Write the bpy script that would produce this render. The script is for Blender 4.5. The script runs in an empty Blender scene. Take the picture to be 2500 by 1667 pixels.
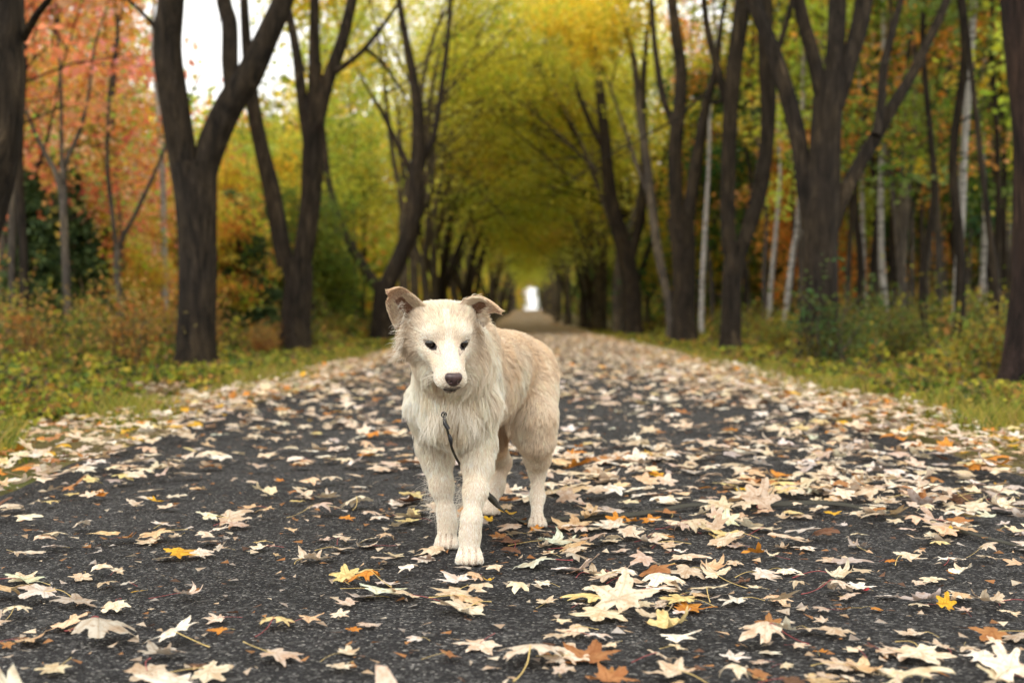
import bpy, math, random
import numpy as np
from mathutils import Vector, Matrix, kdtree, noise as mnoise
C = bpy.context.scene.collection
PI = math.pi
H, F0, U0, V0 = 0.60, 3125.0, 1290.0, 778.0
rng = np.random.default_rng(7)
random.seed(7)

def P(u, v, Y):
    return np.array([(u-U0)*Y/F0, Y, H-(v-V0)*Y/F0])

def G(u, v):
    Y = H*F0/(v-V0)
    return np.array([(u-U0)*Y/F0, Y, 0.0])

def mesh_np(name, V, F, mats=(), smooth=True, quads=None):
    """V (n,3); F (m,k) int array with k = 3 or 4, or a list of such arrays"""
    me = bpy.data.meshes.new(name)
    Fs = F if isinstance(F, list) else [F]
    Fs = [np.asarray(f, dtype=np.int32) for f in Fs if len(f)]
    V = np.asarray(V, dtype=np.float32)
    me.vertices.add(len(V)); me.vertices.foreach_set('co', V.ravel())
    loops = np.concatenate([f.ravel() for f in Fs])
    sizes = np.concatenate([np.full(len(f), f.shape[1], dtype=np.int32) for f in Fs])
    starts = np.concatenate([[0], np.cumsum(sizes)[:-1]]).astype(np.int32)
    me.loops.add(len(loops)); me.loops.foreach_set('vertex_index', loops)
    me.polygons.add(len(sizes)); me.polygons.foreach_set('loop_start', starts)
    me.update(calc_edges=True)
    me.validate()
    if smooth:
        me.polygons.foreach_set('use_smooth', np.ones(len(me.polygons), dtype=bool))
    for m in mats: me.materials.append(m)
    return me

def put_attr(me, name, arr, kind='FLOAT_COLOR', dom='POINT'):
    a = me.attributes.new(name, kind, dom)
    arr = np.asarray(arr, dtype=np.float32)
    if kind == 'FLOAT_COLOR':
        if arr.shape[1] == 3: arr = np.concatenate([arr, np.ones((len(arr), 1), np.float32)], 1)
        a.data.foreach_set('color', arr.ravel())
    else:
        a.data.foreach_set('value', arr.ravel())

def link(name, data, parent=None, label=None, cat=None, group=None, kind=None, loc=None):
    o = bpy.data.objects.new(name, data); C.objects.link(o)
    if parent is not None: o.parent = parent
    if loc is not None: o.location = loc
    if label: o['label'] = label
    if cat: o['category'] = cat
    if group: o['group'] = group
    if kind: o['kind'] = kind
    return o

# ---------- materials
class NT:
    def __init__(s, name, disp=False):
        s.m = bpy.data.materials.new(name); s.m.use_nodes = True
        s.t = s.m.node_tree; s.t.nodes.clear()
        s.out = s.n('ShaderNodeOutputMaterial')
    def n(s, kind, **kw):
        nd = s.t.nodes.new(kind)
        for k, v in kw.items():
            if k.startswith('_'): setattr(nd, k[1:], v)
            else: s.set(nd, k, v)
        return nd
    def set(s, nd, key, v):
        i = nd.inputs[int(key[1:])] if (key[0] == 'i' and key[1:].isdigit()) else nd.inputs[key.replace('__', ' ')]
        if isinstance(v, bpy.types.NodeSocket): s.t.links.new(v, i)
        else: i.default_value = v
    def ramp(s, fac, stops, interp='LINEAR'):
        r = s.n('ShaderNodeValToRGB'); r.color_ramp.interpolation = interp
        e = r.color_ramp.elements
        while len(e) < len(stops): e.new(0.5)
        for k, (p, c) in enumerate(stops):
            e[k].position = p; e[k].color = (*c, 1) if len(c) == 3 else c
        s.t.links.new(fac, r.inputs[0]); return r.outputs[0]
    def mix(s, fac, a, b, mode='MIX'):
        m = s.n('ShaderNodeMix', _data_type='RGBA', _blend_type=mode)
        for i, v in ((0, fac), (6, a), (7, b)):
            if isinstance(v, bpy.types.NodeSocket): s.t.links.new(v, m.inputs[i])
            else: m.inputs[i].default_value = v if i == 0 else ((*v, 1) if len(v) == 3 else v)
        return m.outputs[2]
    def math(s, op, a, b=0.5, clamp=False):
        m = s.n('ShaderNodeMath', _operation=op); m.use_clamp = clamp
        s.set(m, 'i0', a); s.set(m, 'i1', b); return m.outputs[0]
    def noise(s, vec, scale, detail=3, rough=0.5, dist=0.0):
        n = s.n('ShaderNodeTexNoise', Scale=scale, Detail=detail, Roughness=rough, Distortion=dist)
        if vec is not None: s.t.links.new(vec, n.inputs['Vector'])
        return n.outputs[0]
    def obj(s): return s.n('ShaderNodeTexCoord').outputs['Object']
    def pos(s): return s.n('ShaderNodeNewGeometry').outputs['Position']
    def attr(s, name, sock=0):
        a = s.n('ShaderNodeAttribute'); a.attribute_name = name; return a.outputs[sock]
    def scale(s, vec, xyz):
        m = s.n('ShaderNodeMapping'); m.inputs['Scale'].default_value = xyz
        s.t.links.new(vec, m.inputs['Vector']); return m.outputs[0]
    def bump(s, h, strength=0.5, dist=0.01, normal=None):
        b = s.n('ShaderNodeBump', Strength=strength, Distance=dist, Height=h)
        if normal is not None: s.t.links.new(normal, b.inputs['Normal'])
        return b.outputs[0]
    def surf(s, shader): s.t.links.new(shader, s.out.inputs[0]); return s.m
    def bsdf(s, col, rough=0.7, spec=0.5, normal=None, **kw):
        b = s.n('ShaderNodeBsdfPrincipled')
        s.set(b, 'Base Color', col if isinstance(col, bpy.types.NodeSocket) else (*col, 1))
        s.set(b, 'Roughness', rough); s.set(b, 'Specular IOR Level', spec)
        if normal is not None: s.t.links.new(normal, b.inputs['Normal'])
        for k, v in kw.items(): s.set(b, k, v)
        return b.outputs[0]

def simple_mat(name, col, rough=0.6, spec=0.5):
    n = NT(name); return n.surf(n.bsdf(col, rough, spec))

# ---------- signed distance modelling
def sd_cap(p, a, b, ra, rb, sq=None):
    """tapered capsule; sq = (axis vector, factor): distances along the axis are multiplied by factor"""
    a = np.asarray(a, float); b = np.asarray(b, float)
    ab = b-a; q = p-a
    t = np.clip((q@ab)/(ab@ab), 0, 1)
    d = q-t[..., None]*ab
    if sq is not None:
        ax, f = sq; ax = np.asarray(ax, float); ax = ax/np.linalg.norm(ax)
        c = d@ax; d = d+(c*(f-1))[..., None]*ax
    return np.sqrt((d*d).sum(-1))-(ra+(rb-ra)*t)

def sd_ell(p, c, r, R=None):
    q = p-np.asarray(c, float)
    if R is not None: q = q@R          # columns of R are the axes
    r = np.asarray(r, float)
    k0 = np.sqrt(((q/r)**2).sum(-1)); k1 = np.sqrt(((q/(r*r))**2).sum(-1))
    return k0*(k0-1)/np.maximum(k1, 1e-9)

def smin(a, b, k):
    h = np.clip(0.5+0.5*(b-a)/k, 0, 1)
    return b+(a-b)*h-k*h*(1-h)

def smax(a, b, k): return -smin(-a, -b, k)

def surface_nets(f, lo, hi, h):
    lo = np.asarray(lo, float); hi = np.asarray(hi, float)
    n = np.ceil((hi-lo)/h).astype(int)+1
    ax = [lo[i]+h*np.arange(n[i]) for i in range(3)]
    D = np.empty(n, np.float32)
    for i in range(0, n[0], 8):
        g = np.stack(np.meshgrid(ax[0][i:i+8], ax[1], ax[2], indexing='ij'), -1)
        D[i:i+8] = f(g.reshape(-1, 3)).reshape(g.shape[:3])
    S = D < 0
    cs = [(a, b, c) for a in (0, 1) for b in (0, 1) for c in (0, 1)]
    m = n-1
    def sub(A, o): return A[o[0]:o[0]+m[0], o[1]:o[1]+m[1], o[2]:o[2]+m[2]]
    cnt = sum(sub(S, o).astype(np.int8) for o in cs)
    act = (cnt > 0) & (cnt < 8)
    idx = np.argwhere(act)
    ids = np.full(m, -1, np.int32); ids[act] = np.arange(len(idx))
    acc = np.zeros((len(idx), 3)); num = np.zeros(len(idx))
    for o in cs:
        for d in range(3):
            if o[d]: continue
            o2 = list(o); o2[d] = 1
            A = D[idx[:, 0]+o[0], idx[:, 1]+o[1], idx[:, 2]+o[2]]
            B = D[idx[:, 0]+o2[0], idx[:, 1]+o2[1], idx[:, 2]+o2[2]]
            x = (A < 0) != (B < 0)
            t = np.where(x, A/np.where(x, A-B, 1), 0)
            pt = np.tile(np.array(o, float), (len(idx), 1)); pt[:, d] = t
            acc[x] += pt[x]; num[x] += 1
    V = lo+h*(idx+acc/num[:, None])
    quads = []
    for d in range(3):
        e, g = (d+1) % 3, (d+2) % 3
        sl0 = [slice(None)]*3; sl1 = [slice(None)]*3
        sl0[d] = slice(0, n[d]-1); sl1[d] = slice(1, n[d])
        A = S[tuple(sl0)]; B = S[tuple(sl1)]
        E = np.argwhere(A != B)
        ok = (E[:, e] > 0) & (E[:, g] > 0) & (E[:, e] < n[e]-1) & (E[:, g] < n[g]-1)
        E = E[ok]; ins = A[E[:, 0], E[:, 1], E[:, 2]]
        def cid(de, dg):
            q = E.copy(); q[:, e] += de; q[:, g] += dg
            return ids[q[:, 0], q[:, 1], q[:, 2]]
        Q = np.stack([cid(-1, -1), cid(0, -1), cid(0, 0), cid(-1, 0)], 1)
        Q[~ins] = Q[~ins][:, ::-1]
        quads.append(Q)
    return V, np.concatenate(quads)

def tube(pts, rad, sides=8, cap=True):
    """returns V, quads"""
    pts = np.asarray(pts, float); rad = np.asarray(rad, float); n = len(pts)
    T = np.gradient(pts, axis=0); T /= np.linalg.norm(T, axis=1)[:, None]+1e-12
    ref = np.array([0, 0, 1.0]) if abs(T[0, 2]) < .9 else np.array([1.0, 0, 0])
    N = np.cross(T[0], ref); N /= np.linalg.norm(N)
    V = np.empty((n, sides, 3)); ang = np.arange(sides)*2*PI/sides
    for i in range(n):
        N = N-T[i]*(N@T[i]); N /= np.linalg.norm(N)+1e-12; B = np.cross(T[i], N)
        V[i] = pts[i]+rad[i]*(np.cos(ang)[:, None]*N+np.sin(ang)[:, None]*B)
    a = np.arange(n-1)[:, None]*sides; j = np.arange(sides)[None]; k = (j+1) % sides
    Q = np.stack([a+j, a+k, a+sides+k, a+sides+j], -1).reshape(-1, 4)
    return V.reshape(-1, 3), Q

class Acc:
    def __init__(s): s.V = []; s.F = []; s.n = 0; s.A = []
    def add(s, V, F, A=None):
        s.V.append(V); s.F.append(np.asarray(F)+s.n); s.n += len(V)
        if A is not None: s.A.append(A)
    def mesh(s, name, mats, smooth=True):
        by = {}
        for f in s.F: by.setdefault(f.shape[1], []).append(f)
        return mesh_np(name, np.concatenate(s.V), [np.concatenate(v) for v in by.values()], mats, smooth)

def catmull(pts, per=6):
    pts = np.asarray(pts, float)
    p = np.concatenate([[2*pts[0]-pts[1]], pts, [2*pts[-1]-pts[-2]]]); out = []
    for i in range(1, len(p)-2):
        for t in np.arange(per)/per:
            a, b, c, d = p[i-1], p[i], p[i+1], p[i+2]
            out.append(.5*(2*b+(c-a)*t+(2*a-5*b+4*c-d)*t*t+(3*b-a-3*c+d)*t**3))
    out.append(p[-2]); return np.array(out)
# ================= the dog
HY, HP = math.radians(14.5), math.radians(26)
hF = np.array([math.sin(HY)*math.cos(HP), -math.cos(HY)*math.cos(HP), -math.sin(HP)])
hL = np.array([math.cos(HY), math.sin(HY), 0.0])
hU = np.cross(hL, -hF); hU = -hU if hU[2] < 0 else hU
hO = P(1091.5, 841, 3.0)
hR = np.stack([hL, hF, hU], 1)           # columns
def HW(x, y, z): return hO+hR@np.array([x, y, z], float)
def to_head(p): return (p-hO)@hR

BY = math.radians(16)
bB = np.array([math.sin(BY), math.cos(BY), 0.0])     # towards the tail
bL = np.array([math.cos(BY), -math.sin(BY), 0.0])    # the dog's left
bR = np.stack([bL, bB, np.array([0, 0, 1.0])], 1)

EYES = [(-.0375, -.010, .001), (.0375, -.010, .001)]

def leg(p, pts, k=.03, sq=None):
    d = None
    for (a, ra), (b, rb) in zip(pts[:-1], pts[1:]):
        e = sd_cap(p, a, b, ra, rb, sq)
        d = e if d is None else smin(d, e, k)
    return d

def paw(p, c, ang, s=1.0):
    """c = point on the ground under the middle of the paw, ang = heading of the toes (0 = towards the camera)"""
    f = np.array([math.sin(ang), -math.cos(ang), 0]); l = np.array([math.cos(ang), math.sin(ang), 0]); z = np.array([0, 0, 1.0])
    c = np.asarray(c, float)
    def L(x, y, h): return c+s*(x*l+y*f+h*z)
    d = sd_ell(p, L(0, -.012, .026), np.array([.027, .036, .026])*s, np.stack([l, f, z], 1))
    for x, y in ((-.0235, .010), (-.009, .024), (.009, .024), (.0235, .010)):
        t = sd_cap(p, L(x*.8, y-.018, .028), L(x*1.05, y+.008, .0145), .0125*s, .0128*s)
        d = smin(d, t, .0045*s)
    return smax(d, -(p[:, 2]-.001), .004)

FRONT_L = [(P(1158, 985, 3.24), .062), (P(1163, 1085, 3.25), .041), (P(1166, 1135, 3.22), .029), (P(1160, 1200, 3.17), .0225), (P(1150, 1270, 3.14), .0180), (P(1147, 1310, 3.14), .0185), (P(1145, 1350, 3.135), .020)]
FRONT_R = [(P(1052, 985, 3.30), .058), (P(1062, 1080, 3.38), .038), (P(1068, 1120, 3.38), .031), (P(1078, 1185, 3.36), .0235), (P(1090, 1255, 3.35), .0165), (P(1093, 1285, 3.35), .0165), (P(1089, 1315, 3.345), .02)]
HIND_L = [(np.array([.005, 3.80, .45]), .066), (np.array([.018, 3.69, .31]), .056), (np.array([.026, 3.69, .250]), .042), (np.array([.026, 3.75, .195]), .031), (np.array([.027, 3.79, .155]), .0205), (np.array([.026, 3.74, .08]), .0150), (np.array([.025, 3.70, .04]), .016)]
HIND_R = [(np.array([-.085, 3.86, .44]), .065), (np.array([-.125, 3.80, .30]), .058), (np.array([-.125, 3.82, .24]), .044), (np.array([-.098, 3.96, .18]), .030), (np.array([-.082, 4.02, .15]), .0225), (np.array([-.100, 3.97, .08]), .020), (np.array([-.116, 3.93, .035]), .0195)]
PAWS = [((-.1440, 3.125, 0), .06, .92), ((-.213, 3.340, 0), -.05, .84), ((.026, 3.68, 0), .05, .74), ((-.118, 3.915, 0), .05, .85)]

def trunk_sdf(p):
    z = np.array([0, 0, 1.0])
    d = sd_ell(p, [-.180, 3.33, .425], [.092, .175, .135], bR)                    # rib cage front
    d = smin(d, sd_ell(p, [-.128, 3.52, .448], [.100, .20, .122], bR), .05)
    d = smin(d, sd_ell(p, [-.068, 3.70, .462], [.082, .17, .093], bR), .06)
    d = smin(d, sd_ell(p, [-.048, 3.80, .450], [.086, .10, .092], bR), .05)       # croup
    d = smin(d, sd_ell(p, [-.188, 3.22, .375], [.072, .085, .085], bR), .05)      # breast
    d = smin(d, sd_cap(p, [-.155, 3.36, .545], [-.190, 3.16, .555], .058, .060), .06)  # neck top
    d = smin(d, sd_cap(p, [-.178, 3.28, .47], [-.195, 3.10, .50], .088, .070), .05)
    return d

def head_sdf(p):
    q = to_head(p)
    d = sd_ell(q, [0, -.064, .010], [.066, .074, .049])
    d = smin(d, sd_cap(q, [-.042, -.075, .038], [.042, -.075, .038], .027, .027), .03)
    for s in (-1, 1):
        d = smin(d, sd_ell(q, [s*.030, -.022, .020], [.026, .028, .020]), .022)
        d = smin(d, sd_ell(q, [s*.044, -.074, -.026], [.034, .050, .042]), .03)
        d = smin(d, sd_ell(q, [s*.034, -.012, -.022], [.020, .022, .018]), .02)
    d = smin(d, sd_cap(q, [0, -.02, -.024], [0, .078, -.046], .042, .0290, ((1, 0, 0), .90)), .022)
    d = smin(d, sd_cap(q, [0, -.01, .000], [0, .088, -.028], .022, .0175), .016)
    d = smin(d, sd_cap(q, [0, -.06, -.076], [0, .072, -.073], .038, .0150), .014)
    for s in (-1, 1):
        d = smin(d, sd_ell(q, [s*.017, .070, -.052], [.0205, .028, .0190]), .008)
        e = sd_ell(q, [s*.0375, .003, .001], [.0140, .010, .0090])
        d = smax(d, -e, .004)
    # mouth slit
    a = np.abs(q[:, 0])
    zz = -.0695-.10*np.clip(.072-q[:, 1], 0, 1)*.3
    slit = np.maximum(np.abs(q[:, 2]-zz)-.0016, np.maximum(-(q[:, 1]-.0), a*0-1))
    d = smax(d, -np.maximum(slit, -(d+.008)), .002)
    return d

def dog_sdf(p):
    d = trunk_sdf(p)
    d = smin(d, head_sdf(p), .028)
    lg = [leg(p, FRONT_L), leg(p, FRONT_R), leg(p, HIND_L, .03), leg(p, HIND_R, .03)]
    hl = sd_ell(p, [.006, 3.77, .37], [.052, .100, .13], bR); lg[2] = smin(lg[2], hl, .05)
    hr = sd_ell(p, [-.115, 3.84, .36], [.050, .095, .12], bR); lg[3] = smin(lg[3], hr, .05)
    for i in range(4):
        c, a, s = PAWS[i]
        lg[i] = smin(lg[i], paw(p, c, a, s), .012)
    for l_ in lg: d = smin(d, l_, .03)
    # tail hanging behind
    tp = [([.0, 3.88, .50], .028), ([.02, 3.96, .46], .026), ([.03, 4.00, .36], .024), ([.03, 4.01, .26], .016)]
    d = smin(d, leg(p, [(np.array(a), r) for a, r in tp]), .03)
    return d

def ear(side):
    """a cupped ear as a closed thin shell; returns V, Q and inner mask; s runs base to tip, t across"""
    ns, nt = 22, 15
    V = []; inner = []
    if side < 0:   # pricked, tip nodding outward
        base_o, base_i = np.array([-.104, -.082, .008]), np.array([-.050, -.068, .074])
        spine = catmull([[-.070, -.088, .030], [-.090, -.084, .056], [-.108, -.076, .082], [-.122, -.066, .104], [-.140, -.054, .110]], 6)
    else:          # half folded sideways
        base_o, base_i = np.array([.092, -.078, .010]), np.array([.044, -.068, .076])
        spine = catmull([[.062, -.088, .032], [.080, -.086, .058], [.098, -.078, .069], [.117, -.064, .068], [.136, -.050, .060]], 6)
    idx = np.linspace(0, len(spine)-1, ns)
    sp = np.stack([np.interp(idx, np.arange(len(spine)), spine[:, k]) for k in range(3)], 1)
    T = np.gradient(sp, axis=0); T /= np.linalg.norm(T, axis=1)[:, None]
    w0 = (base_o-base_i)/2; W = w0/np.linalg.norm(w0); L0 = np.linalg.norm(w0)
    rows_i, rows_o = [], []
    for i in range(ns):
        s = i/(ns-1)
        w = W-T[i]*(W@T[i]); w /= np.linalg.norm(w)
        nrm = np.cross(T[i], w); nrm = nrm if nrm[1] > 0 else -nrm         # forward
        half = L0*1.05*(1-s)**.80*(1+.35*s)+.0040
        cup = (.017*(1-s)**1.0+.003)
        ts = np.linspace(-1, 1, nt)
        c = sp[i]+np.outer(ts*half, w)+np.outer(cup*(ts**2)-cup*.3, nrm)
        th = .0028
        rows_i.append(c+nrm*th*(1-ts**6)[:, None]); rows_o.append(c-nrm*th*(1-ts**6)[:, None]-nrm*.0006)
    A = np.array(rows_i).reshape(-1, 3); B = np.array(rows_o).reshape(-1, 3)
    V = np.concatenate([A, B]); N = ns*nt
    a = (np.arange(ns-1)[:, None]*nt+np.arange(nt-1)[None]).ravel()
    Qi = np.stack([a, a+1, a+nt+1, a+nt], 1); Qo = Qi[:, ::-1]+N
    rim = []
    loop = [i*nt for i in range(ns)]+[(ns-1)*nt+j for j in range(1, nt)]+[i*nt+nt-1 for i in range(ns-2, -1, -1)]
    for x, y in zip(loop[:-1], loop[1:]): rim.append([y, x, x+N, y+N])
    Q = np.concatenate([Qi, Qo, np.array(rim)])
    W_ = hO+V@hR.T
    # orient outward: inner face should look forward
    v = W_[Qi[len(Qi)//2]]
    nn = np.cross(v[1]-v[0], v[2]-v[0])
    if nn@hF < 0: Q = Q[:, ::-1]
    inner = np.concatenate([np.ones(N), np.zeros(N)])
    sfrac = np.tile(np.repeat(np.linspace(0, 1, ns), nt), 2)
    tfrac = np.tile(np.tile(np.linspace(-1, 1, nt), ns), 2)
    return W_, Q, inner, sfrac, tfrac, T@hR.T

WHITE = np.array([.95, .895, .785]); TAN = np.array([.72, .52, .32]); DEEP = np.array([.34, .19, .10]); PINK = np.array([.46, .29, .23]); DARK = np.array([.035, .028, .028])

def hw(*a): return HW(*a)
# anchors of the coat: position, flow, length, lift, tan, reach
def coat_anchors():
    A = []
    def a(p, flow, ln, lift, tan, s=.05): A.append((np.asarray(p, float), np.asarray(flow, float), ln, lift, tan, s))
    def h(x, y, z, fl, ln, lift, tan, s=.028, both=True):
        for sg in ((-1, 1) if both else (1,)):
            a(HW(sg*x, y, z), hR@np.array([sg*fl[0], fl[1], fl[2]]), ln, lift, tan, s)
    # head: hair runs back from the nose
    h(0, .09, -.02, (0, -1, .3), .003, .10, .0, .018, False)
    h(0, .05, -.005, (0, -1, .3), .006, .12, .05, .02, False)
    h(0, .01, .015, (0, -1, .5), .010, .16, .28, .022, False)
    h(0, -.03, .06, (0, -1, .6), .014, .26, .36, .03, False)
    h(0, -.08, .075, (0, -1, .2), .018, .38, .2, .03, False)
    h(.024, .045, -.028, (.3, -1, 0), .006, .10, .42, .018)
    h(.02, .07, -.045, (.4, -1, -.1), .006, .12, .0, .018)
    h(.02, .02, -.05, (.5, -1, -.3), .012, .16, .1, .025)
    h(.020, .014, .006, (.5, -.7, .8), .007, .15, .55, .014)
    h(.040, -.004, .020, (.6, -.6, .8), .009, .20, .02, .016)
    h(.037, .002, -.014, (.7, -.7, -.3), .006, .12, .10, .012)
    h(.055, -.02, .0, (.8, -.6, 0), .012, .2, .12, .02)
    h(.040, -.05, .055, (.5, -.8, .5), .016, .3, .30, .03)
    h(.045, -.02, -.04, (.8, -.7, -.5), .014, .2, .22, .03)
    h(.070, -.08, -.03, (.9, -.45, -.6), .050, .50, .20, .03)
    h(.074, -.085, .010, (.9, -.4, -.6), .050, .52, .75, .020)
    h(.06, -.085, -.065, (.8, -.3, -1), .052, .40, .42, .035)
    h(.0, .02, -.09, (0, -1, -.2), .006, .2, .15, .025, False)
    h(.0, -.05, -.105, (0, -1, -.2), .014, .12, .35, .04, False)
    # neck and ruff
    a([-.195, 3.05, .42], [0, -.2, -1], .060, .22, .28, .06)
    a([-.195, 3.12, .36], [0.05, -.1, -1], .050, .22, .22, .05)
    a([-.29, 3.12, .46], [-.35, .1, -1], .040, .25, .12, .06)
    a([-.10, 3.14, .46], [.35, .15, -1], .050, .30, .20, .06)
    a([-.10, 3.20, .38], [.1, .2, -1], .040, .20, .15, .06)
    a([-.28, 3.20, .36], [-.25, .1, -1], .034, .25, .05, .06)
    a([-.19, 3.16, .30], [0, -.1, -1], .050, .22, .22, .05)
    a([-.19, 3.18, .60], [.2, 1, .1], .035, .35, .25, .06)
    # back
    a([-.16, 3.36, .60], [.28, 1, -.1], .034, .30, .50, .07)
    a([-.11, 3.50, .585], [.28, 1, -.1], .032, .28, .60, .09)
    a([-.06, 3.68, .575], [.28, 1, -.15], .032, .28, .62, .09)
    a([-.02, 3.80, .56], [.3, 1, -.5], .032, .28, .62, .07)
    a([-.10, 3.36, .52], [.3, .8, -.6], .030, .25, .42, .05)
    # shoulder and flank of the left side
    a([-.085, 3.28, .45], [.15, .5, -1], .030, .22, .10, .05)
    a([-.10, 3.30, .34], [.1, .4, -1], .030, .22, .12, .05)
    a([-.045, 3.44, .48], [.2, .8, -.6], .030, .22, .55, .045)
    a([-.035, 3.54, .45], [.2, .8, -.7], .034, .24, .18, .05)
    a([-.01, 3.62, .47], [.25, .8, -.6], .034, .26, .58, .05)
    a([-.06, 3.48, .34], [.1, .6, -.9], .045, .22, .35, .06)
    a([-.09, 3.60, .32], [.1, .6, -.9], .050, .22, .55, .06)
    a([-.25, 3.45, .42], [0, .8, -.7], .032, .25, .3, .08)
    # left haunch
    a([.06, 3.76, .48], [.2, .5, -.9], .030, .25, .55, .05)
    a([.09, 3.75, .40], [.1, .4, -1], .030, .22, .30, .05)
    a([.08, 3.72, .32], [.05, .4, -1], .019, .22, .25, .05)
    a([.03, 3.64, .34], [-.1, .2, -1], .021, .25, .42, .05)
    a([.02, 3.66, .25], [-.15, .3, -1], .013, .25, .40, .035)
    a([.05, 3.78, .22], [.1, .5, -1], .015, .25, .50, .035)
    a([-.02, 3.72, .28], [-.3, .3, -1], .030, .3, .50, .04)
    a([.03, 3.79, .14], [0, .3, -1], .010, .15, .12, .04)
    a([.03, 3.74, .07], [0, .1, -1], .008, .12, .06, .04)
    a([.026, 3.68, .03], [0, -1, -.3], .006, .12, .04, .03)
    a([.04, 3.76, .185], [.05, .4, -1], .012, .2, .30, .03)
    a([.0, 3.73, .20], [.0, .3, -1], .013, .2, .35, .03)
    # right haunch
    a([-.11, 3.80, .30], [.1, .3, -1], .03, .25, .65, .06)
    a([-.12, 3.80, .22], [.1, .3, -1], .022, .25, .62, .04)
    a([-.09, 3.98, .15], [0, .3, -1], .010, .15, .35, .04)
    a([-.10, 3.95, .08], [0, .1, -1], .008, .12, .08, .04)
    a([-.118, 3.90, .03], [0, -1, -.3], .006, .12, .04, .03)
    a([.03, 4.0, .36], [0, .2, -1], .05, .35, .4, .06)
    # fore legs
    for (pts, sg) in ((FRONT_L, 1), (FRONT_R, -1)):
        for k, ln, lf in ((1, .022, .22), (2, .016, .2), (3, .010, .18), (4, .009, .14), (5, .008, .14)):
            q = pts[k][0]
            a(q+np.array([0, -.03, 0]), [0, .1, -1], ln, lf, .10 if k < 3 else .03, .035)
            a(q+np.array([0, .03, 0]), [0, .5, -1], ln*1.4, lf*1.3, .15, .035)
            a(q+np.array([-sg*.03, 0, 0]), [0, .1, -1], ln, lf, .42 if k < 4 else .2, .022)
        a(np.array([pts[6][0][0], pts[6][0][1]-.04, .03]), [0, -1, -.4], .006, .12, .0, .035)
    return A

def sample_roots(V, Q, n, w=None):
    T = np.concatenate([Q[:, [0, 1, 2]], Q[:, [0, 2, 3]]])
    a, b, c = V[T[:, 0]], V[T[:, 1]], V[T[:, 2]]
    cr = np.cross(b-a, c-a); ar = np.linalg.norm(cr, axis=1)
    wt = ar.copy()
    if w is not None: wt *= w[T].mean(1)
    cum = np.cumsum(wt); pick = np.searchsorted(cum, rng.random(n)*cum[-1])
    r1 = np.sqrt(rng.random(n)); r2 = rng.random(n)
    bc = np.stack([1-r1, r1*(1-r2), r1*r2], 1)
    t = T[pick]
    return t, bc

def vnormals(V, Q):
    N = np.zeros_like(V); fn = np.cross(V[Q[:, 2]]-V[Q[:, 0]], V[Q[:, 3]]-V[Q[:, 1]])
    for k in range(4): np.add.at(N, Q[:, k], fn)
    return N/(np.linalg.norm(N, axis=1)[:, None]+1e-12)

def hair_object(name, pts, rad, col, mat, parent):
    """pts (n,k,3), rad (n,k), col (n,3)"""
    n, k = pts.shape[:2]
    hc = bpy.data.hair_curves.new(name)
    hc.add_curves([k]*n)
    hc.position_data.foreach_set('vector', pts.astype(np.float32).ravel())
    ra = hc.attributes.get('radius') or hc.attributes.new('radius', 'FLOAT', 'POINT')
    ra.data.foreach_set('value', rad.astype(np.float32).ravel())
    ca = hc.attributes.new('fur_color', 'FLOAT_COLOR', 'CURVE')
    ca.data.foreach_set('color', np.concatenate([col, np.ones((n, 1))], 1).astype(np.float32).ravel())
    hc.materials.append(mat)
    o = bpy.data.objects.new(name, hc); C.objects.link(o); o.parent = parent
    return o

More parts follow.
